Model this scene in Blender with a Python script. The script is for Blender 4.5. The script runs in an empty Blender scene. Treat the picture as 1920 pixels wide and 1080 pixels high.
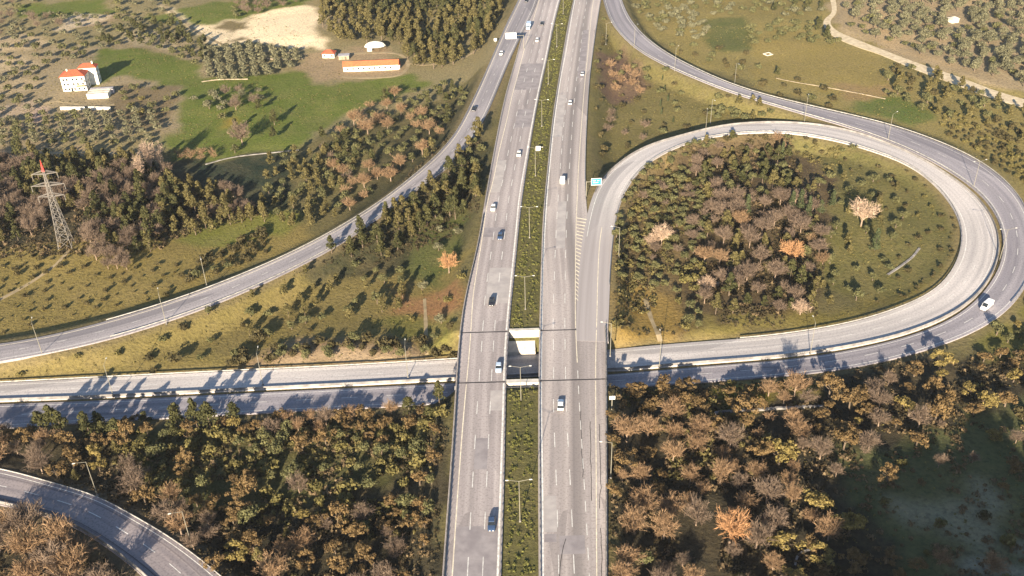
import bpy, math, random
import numpy as np
from mathutils import Vector, Matrix
R_ = math.radians
C = bpy.context.scene.collection
SC = bpy.context.scene

# ------------------------------------------------------------------ camera
F_PX, PITCH, ROLL, CAMH, HW = 1830.0, R_(32.6), R_(1.6), 191.0, 7.0
cz = np.array([0, math.cos(PITCH), -math.sin(PITCH)])
d0 = np.array([0, -math.sin(PITCH), -math.cos(PITCH)])
r0 = np.array([1.0, 0, 0])
cR = r0*math.cos(ROLL) + d0*math.sin(ROLL)
cD = -r0*math.sin(ROLL) + d0*math.cos(ROLL)
EYE = np.array([0, 0, CAMH])
cam = bpy.data.cameras.new('camera'); camo = bpy.data.objects.new('camera', cam); C.objects.link(camo)
cam.sensor_width = 36; cam.lens = 36*F_PX/1920; cam.clip_start = 1; cam.clip_end = 20000
M = Matrix.Identity(4)
for i in range(3):
    M[i][0] = cR[i]; M[i][1] = -cD[i]; M[i][2] = -cz[i]; M[i][3] = EYE[i]
camo.matrix_world = M
SC.camera = camo

def ray(px, py):
    return cz + cR*(px-960)/F_PX + cD*(py-540)/F_PX
def at(px, py, z=0.0):
    d = ray(px, py); t = (z-CAMH)/d[2]
    return EYE + d*t
def project(P):
    P = np.asarray(P, float); v = P-EYE
    w = v@cz
    return np.stack([960+F_PX*(v@cR)/w, 540+F_PX*(v@cD)/w, w], -1)

# ------------------------------------------------------------------ light
SUN_EL, SUN_AZ = 17.5, 12.6       # light travels away from the viewer, a little to the right
EXPOSURE = 1.65
world = bpy.data.worlds.new('World'); SC.world = world; world.use_nodes = True
wn = world.node_tree; bg = wn.nodes['Background']; sky = wn.nodes.new('ShaderNodeTexSky')
sky.sky_type = 'NISHITA'; sky.sun_disc = False
sky.sun_elevation = R_(SUN_EL); sky.sun_rotation = R_(180+SUN_AZ); sky.altitude = 100
sky.air_density = 1.0; sky.dust_density = 0.6; sky.ozone_density = 2.0
wn.links.new(sky.outputs[0], bg.inputs[0]); bg.inputs[1].default_value = 0.062
sun = bpy.data.lights.new('sun', 'SUN'); sun.energy = 5.0; sun.angle = R_(0.5); sun.color = (1.0, 0.86, 0.66)
suno = bpy.data.objects.new('sun', sun); C.objects.link(suno)
LD = np.array([math.sin(R_(SUN_AZ))*math.cos(R_(SUN_EL)), math.cos(R_(SUN_AZ))*math.cos(R_(SUN_EL)), -math.sin(R_(SUN_EL))])
suno.rotation_euler = Vector(LD).to_track_quat('-Z', 'Y').to_euler(); suno.location = (-100, -300, 300)
SC.view_settings.view_transform = 'Standard'; SC.view_settings.look = 'None'
SC.view_settings.exposure = EXPOSURE; SC.view_settings.gamma = 1.0; SC.view_settings.use_curve_mapping = False
SC.cycles.max_bounces = 5; SC.cycles.diffuse_bounces = 2; SC.cycles.transparent_max_bounces = 8
SC.cycles.use_denoising = True

# ------------------------------------------------------------------ helpers
def tag(o, label=None, cat=None, group=None, kind=None):
    if label: o['label'] = label
    if cat: o['category'] = cat
    if group: o['group'] = group
    if kind: o['kind'] = kind
    return o
def empty(name, loc, rz=0.0):
    o = bpy.data.objects.new(name, None); C.objects.link(o); o.location = loc; o.rotation_euler = (0, 0, rz)
    o.empty_display_size = 0.5
    return o
def link(name, me, parent=None, mat=None):
    o = bpy.data.objects.new(name, me); C.objects.link(o)
    if parent is not None: o.parent = parent
    if mat is not None and not me.materials: me.materials.append(mat)
    return o
def npmesh(name, V, Fq):
    """V (n,3), Fq (m,k) index array, all faces the same size"""
    V = np.asarray(V, np.float32); Fq = np.asarray(Fq, np.int32)
    me = bpy.data.meshes.new(name); me.vertices.add(len(V)); me.vertices.foreach_set('co', V.ravel())
    m, k = Fq.shape
    me.loops.add(m*k); me.loops.foreach_set('vertex_index', Fq.ravel())
    me.polygons.add(m); me.polygons.foreach_set('loop_start', np.arange(0, m*k, k, dtype=np.int32))
    try: me.polygons.foreach_set('loop_total', np.full(m, k, np.int32))
    except Exception: pass
    me.polygons.foreach_set('use_smooth', np.zeros(m, bool))
    me.update(calc_edges=True)
    return me
class MB:
    def __init__(s): s.v = []; s.f = []
    def face(s, pts):
        n = len(s.v); s.v += [tuple(p) for p in pts]; s.f.append(tuple(range(n, n+len(pts))))
    def box(s, c, size, rz=0, tilt=None, taper=1.0):
        x, y, z = [q/2 for q in size]; n = len(s.v); cs, sn = math.cos(rz), math.sin(rz)
        for dz in (-1, 1):
            k = taper if dz > 0 else 1
            for dx, dy in ((-1, -1), (1, -1), (1, 1), (-1, 1)):
                a, b = dx*x*k, dy*y*k
                s.v.append((c[0]+a*cs-b*sn, c[1]+a*sn+b*cs, c[2]+dz*z))
        for q in ((3, 2, 1, 0), (4, 5, 6, 7), (0, 1, 5, 4), (1, 2, 6, 5), (2, 3, 7, 6), (3, 0, 4, 7)):
            s.f.append(tuple(n+i for i in q))
        return s
    def bar(s, a, b, ra, rb=None, n=6):
        a = Vector(a); b = Vector(b); rb = ra if rb is None else rb
        d = (b-a).normalized(); u = d.orthogonal().normalized(); w = d.cross(u); k = len(s.v)
        for p, r in ((a, ra), (b, rb)):
            for i in range(n):
                t = 2*math.pi*i/n; s.v.append(tuple(p+(u*math.cos(t)+w*math.sin(t))*r))
        for i in range(n):
            j = (i+1) % n; s.f.append((k+i, k+j, k+n+j, k+n+i))
        s.f.append(tuple(k+n-1-i for i in range(n))); s.f.append(tuple(k+n+i for i in range(n)))
        return s
    def mesh(s, name):
        me = bpy.data.meshes.new(name); me.from_pydata(s.v, [], s.f); me.update(); return me
    def build(s, name, mat, parent=None):
        me = s.mesh(name); me.materials.append(mat); return link(name, me, parent)

# ------------------------------------------------------------------ materials
def newmat(name, col, rough=0.7, spec=0.3, metal=0.0):
    m = bpy.data.materials.new(name); m.use_nodes = True; b = m.node_tree.nodes['Principled BSDF']
    b.inputs['Base Color'].default_value = (*col, 1); b.inputs['Roughness'].default_value = rough
    b.inputs['Specular IOR Level'].default_value = spec; b.inputs['Metallic'].default_value = metal
    return m
def N(nt, t, **kw):
    n = nt.nodes.new(t)
    for k, v in kw.items():
        if k in n.inputs: n.inputs[k].default_value = v
        else: setattr(n, k, v)
    return n
def mixc(nt, fac, a, b, mode='MIX'):
    n = nt.nodes.new('ShaderNodeMix'); n.data_type = 'RGBA'; n.blend_type = mode
    for sock, val in ((n.inputs[0], fac), (n.inputs[6], a), (n.inputs[7], b)):
        if hasattr(val, 'is_linked') or hasattr(val, 'links'): nt.links.new(val, sock)
        else: sock.default_value = val if not isinstance(val, tuple) else (*val, 1)[:4]
    return n.outputs[2]
def maprange(nt, v, a, b, c=0.0, d=1.0):
    n = nt.nodes.new('ShaderNodeMapRange'); nt.links.new(v, n.inputs[0])
    for i, x in enumerate((a, b, c, d)): n.inputs[i+1].default_value = x
    return n.outputs[0]
def noisy(name, c1, c2, scale, rough=0.85, spec=0.2, detail=4, lo=0.35, hi=0.65):
    m = newmat(name, c1, rough, spec); nt = m.node_tree; b = nt.nodes['Principled BSDF']
    g = N(nt, 'ShaderNodeNewGeometry'); n = N(nt, 'ShaderNodeTexNoise', Scale=scale, Detail=detail)
    nt.links.new(g.outputs['Position'], n.inputs['Vector'])
    nt.links.new(mixc(nt, maprange(nt, n.outputs[0], lo, hi), c1, c2), b.inputs['Base Color'])
    return m
def foliage(name, c1, c2, trans=0.25):
    m = bpy.data.materials.new(name); m.use_nodes = True; nt = m.node_tree; b = nt.nodes['Principled BSDF']
    oi = N(nt, 'ShaderNodeObjectInfo'); at_ = N(nt, 'ShaderNodeAttribute', attribute_name='tint')
    ad = N(nt, 'ShaderNodeMath', operation='ADD'); fr = N(nt, 'ShaderNodeMath', operation='FRACT')
    nt.links.new(oi.outputs['Random'], ad.inputs[0]); nt.links.new(at_.outputs['Fac'], ad.inputs[1]); nt.links.new(ad.outputs[0], fr.inputs[0])
    g = N(nt, 'ShaderNodeNewGeometry'); n = N(nt, 'ShaderNodeTexNoise', Scale=0.9, Detail=3)
    nt.links.new(g.outputs['Position'], n.inputs['Vector'])
    col = mixc(nt, fr.outputs[0], c1, c2)
    dark = tuple(x*0.6 for x in c1); 
    col = mixc(nt, maprange(nt, n.outputs[0], 0.38, 0.62, 0.0, 0.75), col, tuple(min(1, x*1.45) for x in c2))
    rb = g.outputs['Random Per Island']
    col2 = mixc(nt, maprange(nt, rb, 0, 1, 0.0, 0.5), col, dark)
    nt.links.new(col2, b.inputs['Base Color']); b.inputs['Roughness'].default_value = 0.75; b.inputs['Specular IOR Level'].default_value = 0.15
    tr = N(nt, 'ShaderNodeBsdfTranslucent'); nt.links.new(col2, tr.inputs[0])
    mx = N(nt, 'ShaderNodeMixShader'); mx.inputs[0].default_value = trans
    nt.links.new(b.outputs[0], mx.inputs[1]); nt.links.new(tr.outputs[0], mx.inputs[2])
    nt.links.new(mx.outputs[0], nt.nodes['Material Output'].inputs[0])
    return m
def asphalt(name, base, wear, scratch=0.5, lanes=None, head=None):
    """u runs across in metres (from the road's centre), v along in metres"""
    m = newmat(name, base, 0.8, 0.25); nt = m.node_tree; b = nt.nodes['Principled BSDF']
    uv = N(nt, 'ShaderNodeUVMap', uv_map='road'); sp = N(nt, 'ShaderNodeSeparateXYZ'); nt.links.new(uv.outputs[0], sp.inputs[0])
    mp = N(nt, 'ShaderNodeMapping'); mp.inputs['Scale'].default_value = (0.55, 0.006, 1); nt.links.new(uv.outputs[0], mp.inputs[0])
    n1 = N(nt, 'ShaderNodeTexNoise', Scale=1.0, Detail=3); nt.links.new(mp.outputs[0], n1.inputs['Vector'])
    mp2 = N(nt, 'ShaderNodeMapping'); mp2.inputs['Scale'].default_value = (0.05, 0.012, 1); nt.links.new(uv.outputs[0], mp2.inputs[0])
    n2 = N(nt, 'ShaderNodeTexNoise', Scale=1.0, Detail=4); nt.links.new(mp2.outputs[0], n2.inputs['Vector'])
    n3 = N(nt, 'ShaderNodeTexNoise', Scale=1.6, Detail=5); nt.links.new(uv.outputs[0], n3.inputs['Vector'])
    mp4 = N(nt, 'ShaderNodeMapping'); mp4.inputs['Scale'].default_value = (0.09, 0.022, 1); nt.links.new(uv.outputs[0], mp4.inputs[0])
    v4 = N(nt, 'ShaderNodeTexVoronoi', Scale=1.0); nt.links.new(mp4.outputs[0], v4.inputs['Vector'])
    vs = N(nt, 'ShaderNodeSeparateXYZ'); nt.links.new(v4.outputs['Color'], vs.inputs[0])
    c = mixc(nt, maprange(nt, n1.outputs[0], 0.36, 0.66), base, wear)
    c = mixc(nt, maprange(nt, n2.outputs[0], 0.45, 0.7, 0, 0.6), c, tuple(min(1, x*1.35) for x in base))
    c = mixc(nt, maprange(nt, n3.outputs[0], 0.5, 0.8, 0, 0.35), c, tuple(x*0.7 for x in wear))
    c = mixc(nt, maprange(nt, vs.outputs[0], 0.74, 0.76, 0, 0.6), c, tuple(x*0.82 for x in wear))
    if lanes:      # wheel-darkened bands: (centre u, half width, strength)
        for u0, hw, st in lanes:
            s1 = N(nt, 'ShaderNodeMath', operation='SUBTRACT'); nt.links.new(sp.outputs[0], s1.inputs[0]); s1.inputs[1].default_value = u0
            ab = N(nt, 'ShaderNodeMath', operation='ABSOLUTE'); nt.links.new(s1.outputs[0], ab.inputs[0])
            c = mixc(nt, maprange(nt, ab.outputs[0], hw, hw*0.35, 0, st), c, tuple(x*0.5 for x in wear))
    ed = N(nt, 'ShaderNodeMath', operation='ABSOLUTE'); nt.links.new(sp.outputs[0], ed.inputs[0])
    c = mixc(nt, maprange(nt, n3.outputs[0], .52, .6, 0, .25), c, tuple(x*.55 for x in wear))
    if head: c = mixc(nt, maprange(nt, sp.outputs[1], 60, 105), mixc(nt, maprange(nt, n1.outputs[0], .36, .66), head, tuple(x*.8 for x in head)), c)
    nt.links.new(c, b.inputs['Base Color'])
    bp = N(nt, 'ShaderNodeBump', Strength=0.15); nt.links.new(n3.outputs[0], bp.inputs['Height']); nt.links.new(bp.outputs[0], b.inputs['Normal'])
    return m

MT = {}
MT['asphalt_left'] = asphalt('worn_asphalt', (.415, .365, .35), (.275, .24, .235), lanes=[(-1.2, 1.3, .3), (2.6, 1.3, .2), (6.2, 1.2, .1)])
MT['asphalt_right'] = asphalt('worn_asphalt_dark_lane', (.435, .38, .355), (.29, .255, .245), lanes=[(1.1, 2.6, .62), (-2.4, .9, .2), (5.2, 1.2, .12)])
MT['asphalt_ramp'] = asphalt('ramp_asphalt', (.34, .31, .315), (.20, .185, .20), lanes=[(0, 1.8, .2)])
MT['asphalt_loop'] = asphalt('pale_concrete_asphalt', (.53, .485, .46), (.34, .315, .31), lanes=[(1.5, 1.0, .12)], head=(.39, .35, .34))
MT['asphalt_outer'] = asphalt('grey_asphalt', (.31, .285, .30), (.185, .172, .195), lanes=[(-1.0, 1.8, .2)])
MT['asphalt_curve'] = asphalt('dark_patched_asphalt', (.30, .26, .26), (.155, .14, .155), lanes=[(-3.4, .3, .5), (3.9, .35, .5)])
MT['paint'] = noisy('road_paint', (.78, .76, .72), (.5, .48, .45), 1.5)
MT['paint_y'] = noisy('cream_road_paint', (.80, .72, .55), (.55, .48, .38), 1.2)
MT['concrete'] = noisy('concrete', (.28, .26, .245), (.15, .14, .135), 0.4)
MT['concrete_w'] = noisy('pale_concrete', (.60, .56, .49), (.38, .35, .31), 0.5)
MT['joint'] = newmat('joint_rubber', (.03, .028, .03), .8)
MT['rail'] = noisy('galvanised_rail', (.42, .40, .37), (.24, .23, .22), 0.8, rough=.45)
MT['post'] = newmat('post_steel', (.16, .15, .15), .5)
MT['lamp_metal'] = newmat('lamp_post_paint', (.27, .25, .20), .45, .4, .2)
MT['lamp_head'] = newmat('lamp_glass', (.55, .54, .50), .3)
MT['trunk'] = noisy('bark', (.10, .07, .05), (.18, .14, .10), 3)
MT['glass'] = newmat('dark_glass', (.02, .025, .03), .12, .6)
MT['tyre'] = newmat('tyre_rubber', (.02, .02, .02), .8)
MT['lamp_lens'] = newmat('headlamp_lens', (.8, .8, .78), .2, .6)
MT['tail'] = newmat('tail_lamp_red', (.35, .02, .02), .3)
MT['wall_w'] = noisy('white_render', (.80, .76, .66), (.66, .62, .53), .5)
MT['roof_red'] = noisy('red_roof_tiles', (.50, .11, .05), (.36, .08, .045), 1.2)
MT['roof_orange'] = noisy('orange_sheet_roof', (.62, .17, .07), (.50, .13, .06), .8)
MT['roof_grey'] = noisy('grey_sheet_roof', (.42, .40, .42), (.30, .28, .30), .8)
MT['stone'] = noisy('dry_stone', (.34, .28, .20), (.20, .165, .12), .5)
MT['green_sign'] = newmat('green_sign_face', (.02, .42, .27), .4)
MT['white_sign'] = newmat('white_sign_face', (.85, .85, .82), .4)
MT['steel'] = newmat('pylon_steel', (.20, .18, .16), .5, .4, .2)
MT['red_paint'] = newmat('red_warning_paint', (.60, .04, .03), .5)
MT['limb'] = noisy('pale_bark', (.30, .22, .16), (.20, .14, .10), 2)

# ------------------------------------------------------------------ roads as arrays
def catmull(P, n):
    P = np.asarray(P, float)
    if len(P) == 2: P = np.vstack([P[0], (P[0]+P[1])/2, P[1]])
    Q = np.vstack([2*P[0]-P[1], P, 2*P[-1]-P[-2]]); out = []
    for i in range(len(P)-1):
        p0, p1, p2, p3 = Q[i:i+4]
        # centripetal-ish safe: use plain catmull on dense output
        for t in np.linspace(0, 1, 24, endpoint=False):
            out.append(.5*((2*p1)+(-p0+p2)*t+(2*p0-5*p1+4*p2-p3)*t*t+(-p0+3*p1-3*p2+p3)*t**3))
    out.append(P[-1]); out = np.array(out)
    return resample(out, n)
def resample(P, n):
    s = np.concatenate([[0], np.cumsum(np.linalg.norm(np.diff(P[:, :2], axis=0), axis=1))])
    t = np.linspace(0, s[-1], n)
    return np.stack([np.interp(t, s, P[:, k]) for k in range(3)], 1)
def smooth(P, k):
    if k < 1: return P
    w = np.exp(-.5*(np.arange(-2*k, 2*k+1)/k)**2); w /= w.sum(); pad = 2*k
    a = 2*P[0]-P[1:pad+1][::-1]; b = 2*P[-1]-P[-pad-1:-1][::-1]
    Q = np.vstack([a, P, b])
    return np.stack([np.convolve(Q[:, i], w, 'valid') for i in range(P.shape[1])], 1)
def curve(px, zdef=0.0, n=300, sm=4):
    """px: list of (x,y) or (x,y,z) picture points -> smoothed world polyline"""
    zs = []; z = zdef
    for p in px:
        if len(p) > 2: z = p[2]
        zs.append(z)
    return smooth(catmull([at(p[0], p[1], z) for p, z in zip(px, zs)], n), sm)
ROADS = {}
def road(name, A, B, n=300, sm=5, z=HW):
    a, b = curve(A, z, n, sm), curve(B, z, n, sm)
    # pair each sample of a with nearest along b monotonic
    c = (a+b)/2; c = smooth(resample(c, n), sm)
    t = np.gradient(c[:, :2], axis=0); t /= np.linalg.norm(t, axis=1)[:, None]
    nr = np.stack([t[:, 1], -t[:, 0]], 1)       # right-hand side of travel
    def off(e):
        # signed distance from centre to edge polyline measured along normal: nearest point on the dense edge
        ed = resample(e, 1500); out = []
        for p, q in zip(c, nr):
            d = ed[:, :2]-p[:2]; lat = d@q; lon = np.abs(d@np.array([-q[1], q[0]]))
            k = np.argsort(lon+np.hypot(d[:, 0], d[:, 1])*.15)[0]; out.append(lat[k])
        return np.array(out)
    oa, ob = off(a), off(b)
    s = smooth(np.stack([oa, ob], 1), sm)
    L = c.copy(); Rr = c.copy()
    L[:, :2] += nr*s[:, :1]; Rr[:, :2] += nr*s[:, 1:2]
    hw = np.abs(s[:, 1]-s[:, 0])/2
    mid = (L+Rr)/2
    ROADS[name] = dict(a=L, b=Rr, c=mid, hw=hw)
    return ROADS[name]

road('highway_left', [(790, 1560), (812, 1300), (829, 1080), (842, 900), (852, 770), (857, 672), (869, 560), (888, 493), (901, 427), (908, 380), (917, 330), (930, 260), (941, 205), (952, 160), (967, 110), (980, 60), (993, 10), (1008, -50), (1030, -140)],
     [(921, 1560), (932, 1300), (940, 1080), (946, 900), (948, 770), (951, 672), (956, 600), (963, 537), (973, 427), (980, 367), (991, 297), (1000, 240), (1008, 197), (1016, 158), (1027, 107), (1040, 43), (1052, -5), (1066, -55), (1095, -145)])
road('highway_right', [(1012, 1560), (1011, 1300), (1010, 1080), (1009, 900), (1009, 770), (1010, 672), (1011, 600), (1014, 500), (1020, 380), (1027, 310), (1036, 220), (1047, 150), (1055, 103), (1064, 50), (1075, 0), (1088, -50), (1112, -140)],
     [(1140, 1560), (1140, 1300), (1140, 1080), (1140, 900), (1139, 770), (1139, 672), (1138, 600), (1128, 520), (1106, 440), (1099, 380), (1098, 310), (1101, 230), (1106, 150), (1112, 100), (1119, 50), (1127, 0), (1136, -50), (1155, -140)])
lp_out = [(1080, 640, 7), (1082, 560), (1086, 490), (1093, 440), (1101, 402), (1110, 370), (1121, 345), (1137, 326), (1158, 307, 6.9), (1185, 288, 6.8), (1224, 269, 6.6), (1280, 254, 6.3), (1323, 242, 6), (1380, 232, 5.7), (1467, 229, 5.2), (1547, 235, 4.8), (1613, 250, 4.4), (1663, 268, 4.0), (1713, 289, 3.6), (1763, 318, 3.1), (1823, 360, 2.4), (1852, 393, 1.9), (1869, 427, 1.5), (1875, 460, 1.2), (1868, 500, .9), (1845, 540, .6), (1813, 573, .4), (1763, 602, .2), (1680, 632, .1), (1580, 653, 0), (1480, 668), (1280, 684), (1140, 697), (1000, 705), (853, 712), (633, 723), (467, 731), (213, 744), (0, 752), (-160, 758), (-400, 766)]
lp_in = [(1141, 640, 7), (1143, 547), (1149, 460), (1157, 403), (1170, 365), (1186, 338), (1208, 312, 6.9), (1237, 292, 6.8), (1280, 272, 6.4), (1323, 259, 6.1), (1380, 251, 5.8), (1467, 248, 5.2), (1530, 257, 4.8), (1590, 269, 4.4), (1640, 285, 4.0), (1697, 306, 3.4), (1740, 335, 2.9), (1767, 362, 2.4), (1790, 395, 1.9), (1801, 427, 1.5), (1802, 462, 1.2), (1788, 500, .9), (1752, 545, .6), (1700, 571, .3), (1640, 593, .1), (1580, 609, 0), (1447, 630), (1280, 643), (1143, 655), (1000, 664), (853, 674), (633, 687), (333, 701), (0, 718), (-160, 726), (-400, 737)]
road('loop_ramp', lp_out, lp_in, n=700, sm=6)
or_in = [(1096, -150, 7), (1110, -90, 7), (1121, -40, 7), (1131, 0, 7), (1140, 28), (1152, 50, 7), (1190, 89, 6.8), (1237, 117, 6.6), (1280, 137, 6.3), (1367, 172, 6), (1447, 196, 5.6), (1513, 216, 5.2), (1580, 235, 4.8), (1647, 257, 4.4), (1713, 284, 3.7), (1766, 312, 3.2), (1828, 353, 2.5), (1862, 391, 2.0), (1878, 427, 1.6), (1883, 462, 1.3), (1875, 500, 1.0), (1850, 541, .7), (1817, 576, .4), (1768, 607, .2), (1680, 638, .1), (1580, 659, 0), (1480, 674), (1280, 690), (1140, 703), (1000, 711), (853, 718), (633, 729), (467, 737), (213, 750), (0, 758), (-160, 764), (-400, 772)]
or_out = [(1135, -150, 7), (1145, -90, 7), (1156, -40, 7), (1166, 0, 7), (1180, 33), (1206, 66, 6.9), (1240, 93, 6.7), (1280, 117, 6.4), (1373, 159, 6), (1467, 187, 5.6), (1580, 213, 4.9), (1680, 238, 4.2), (1780, 275, 3.3), (1847, 309, 2.7), (1897, 352, 2.1), (1926, 395, 1.7), (1938, 435, 1.5), (1940, 480, 1.2), (1930, 525, 1.0), (1908, 562, .7), (1874, 595, .4), (1827, 622, .2), (1747, 653, .1), (1647, 680, 0), (1547, 697), (1380, 712), (1280, 719), (1140, 729), (1000, 741), (853, 754), (733, 762), (633, 767), (400, 779), (200, 790), (0, 803), (-160, 813), (-400, 826)]
road('outer_ramp', or_in, or_out, n=700, sm=6)
road('left_ramp', [(-400, 680, 3), (-160, 663, 3), (0, 645, 3.5), (100, 628, 3.8), (300, 573, 4.3), (390, 541, 4.6), (533, 482, 5), (640, 425, 5.4), (737, 362, 5.9), (840, 270, 6.4), (880, 201, 6.7), (907, 143, 7), (930, 90, 7), (948, 48, 7), (968, 8, 7), (990, -40, 7), (1018, -110, 7)],
     [(-400, 725, 3), (-160, 702, 3), (0, 677, 3.5), (133, 654, 3.8), (267, 619, 4.2), (333, 595, 4.5), (417, 565, 4.8), (500, 529, 5), (567, 495, 5.3), (640, 457, 5.5), (707, 411, 5.9), (773, 360, 6.2), (827, 325, 6.5), (873, 280, 6.7), (913, 213, 7), (940, 150, 7), (960, 103, 7), (985, 53, 7), (1003, 17, 7), (1014, -18, 7), (1024, -45), (1044, -110, 7)], n=400, sm=6)
road('curved_ramp', [(-220, 862, 3), (-100, 868, 3), (0, 880), (100, 907), (183, 932), (267, 977), (333, 1017), (417, 1082), (480, 1145), (560, 1250)],
     [(-220, 922, 3), (-100, 930, 3), (0, 946), (67, 962), (133, 985), (200, 1026), (270, 1082), (325, 1145), (390, 1250)], n=200, sm=6)
road('dirt_track', [(1545, -40, 0), (1560, 18), (1545, 36), (1546, 52), (1565, 70), (1610, 89), (1650, 102), (1710, 128), (1790, 158), (1860, 184), (1960, 214)],
     [(1558, -40, 0), (1569, 18), (1557, 38), (1562, 52), (1580, 63), (1622, 80), (1655, 93), (1718, 117), (1798, 144), (1870, 171), (1970, 200)], n=200, sm=3)
# bridge span over the crossroad (world Y of the joints)
YB, YA = at(935, 622, HW)[1], at(940, 716, HW)[1]      # far, near

# ------------------------------------------------------------------ terrain
NZ = np.random.RandomState(5)
def vnoise(x, y, sc, seed):
    g = np.random.RandomState(seed).rand(64, 64)
    u, v = x/sc, y/sc; i, j = np.floor(u).astype(int), np.floor(v).astype(int); fu, fv = u-i, v-j
    fu = fu*fu*(3-2*fu); fv = fv*fv*(3-2*fv)
    q = lambda a, b: g[a % 64, b % 64]
    return (q(i, j)*(1-fu)+q(i+1, j)*fu)*(1-fv)+(q(i, j+1)*(1-fu)+q(i+1, j+1)*fu)*fv
def base_h(x, y):
    h = (vnoise(x, y, 60, 1)-.5)*3.0+(vnoise(x, y, 22, 2)-.5)*1.0
    # unseen ridge added behind the viewer's right, shaped to shade the lower right clearing
    h = h+(np.interp(x, [-90, -40, 0, 20, 32, 50, 100, 190, 260], [0, 14, 36, 51, 58, 65, 73, 66, 0])*(.88+.24*vnoise(x, y*.2, 11, 8)))*np.exp(-(((y+2)/27)**2))
    # far rolling hills well beyond the picture
    h = h+90*np.clip((np.hypot(x, y-300)-1500)/3000, 0, 1)*vnoise(x, y, 900, 3)
    return h
xs = np.concatenate([-np.geomspace(5000, 420, 26), np.arange(-400, 441, 2.0), np.geomspace(460, 5000, 26)])
ys = np.concatenate([-np.geomspace(1500, 30, 14), np.arange(-20, 90, 6.0), np.arange(92, 761, 2.0), np.geomspace(780, 6000, 26)])
GX, GY = np.meshgrid(xs, ys); H = base_h(GX, GY)
def seg_dist(X, Y, rd, step=2):
    c = rd['c'][::step]; hw = rd['hw'][::step]; best = np.full(X.shape, 1e9); z = np.zeros(X.shape)
    x0, x1, y0, y1 = c[:, 0].min()-60, c[:, 0].max()+60, c[:, 1].min()-60, c[:, 1].max()+60
    m = (X > x0) & (X < x1) & (Y > y0) & (Y < y1)
    xx, yy = X[m], Y[m]; b = np.full(xx.shape, 1e9); zz = np.zeros(xx.shape)
    for p, q in zip(c, hw):
        d = np.hypot(xx-p[0], yy-p[1])-q; k = d < b; b[k] = d[k]; zz[k] = p[2]
    best[m] = b; z[m] = zz
    return best, z
DIST = {}
for nm in ('curved_ramp', 'left_ramp', 'dirt_track', 'highway_left', 'highway_right', 'median', 'loop_ramp', 'outer_ramp'):
    if nm == 'median':
        A, B = ROADS['highway_left'], ROADS['highway_right']; c = (resample(A['b'], 300)+resample(B['a'], 300))/2
        # pair by world y
        yy = np.linspace(95, 700, 300); c = np.stack([(np.interp(yy, A['b'][:, 1], A['b'][:, 0])+np.interp(yy, B['a'][:, 1], B['a'][:, 0]))/2, yy, np.full(300, HW-.1)], 1)
        rd = dict(c=c, hw=(np.interp(yy, B['a'][:, 1], B['a'][:, 0])-np.interp(yy, A['b'][:, 1], A['b'][:, 0]))/2)
        ROADS['_median'] = rd
    else: rd = ROADS[nm]
    d, z = seg_dist(GX, GY, rd); DIST[nm] = d
    if nm == 'dirt_track':
        w = np.clip(1-(d-1)/4, 0, 1); H = H*(1-w)+(-.15)*w; continue
    drop = .45 if nm != 'median' else 0.0
    sl = 12.0 if nm != 'curved_ramp' else 7.0
    if nm in ('loop_ramp', 'outer_ramp'): sl = np.where(np.abs(GX-12) < 60, 4.0, 9.0)
    w = np.clip(1-(d-1.0)/sl, 0, 1); w = w*w*(3-2*w)
    if nm in ('highway_left', 'highway_right', 'median'):
        w = np.where((GY > YA-1.5) & (GY < YB+.5), 0, w)
    if nm in ('loop_ramp', 'outer_ramp'):      # the lower road does not cut the embankment that carries the highway
        band = (np.minimum(np.minimum(DIST['highway_left'], DIST['highway_right']), DIST['median']) < 2)
        if nm == 'loop_ramp': w = np.where(band & ((GY < YA-1.5) | (GY > YB+.5)) & (z < 3), 0, w)
        else: w = np.where(band & ((GY < YA-1.5) | (GY > YB+.5)) & (z < 3), 0, w)
    H = H*(1-w)+(z-drop)*w
# loop ramp end runs on the highway's own surface: keep the ground under both
def hgt(x, y):
    x = np.asarray(x, float); y = np.asarray(y, float)
    i = np.clip(np.searchsorted(xs, x)-1, 0, len(xs)-2); j = np.clip(np.searchsorted(ys, y)-1, 0, len(ys)-2)
    u = (x-xs[i])/(xs[i+1]-xs[i]); v = (y-ys[j])/(ys[j+1]-ys[j])
    return (H[j, i]*(1-u)+H[j, i+1]*u)*(1-v)+(H[j+1, i]*(1-u)+H[j+1, i+1]*u)*v
def ground(px, py):
    z = 0.0
    for _ in range(12):
        p = at(px, py, z); z = .5*z+.5*float(hgt(p[0], p[1]))
    p = at(px, py, z); p[2] = float(hgt(p[0], p[1])); return p

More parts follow.
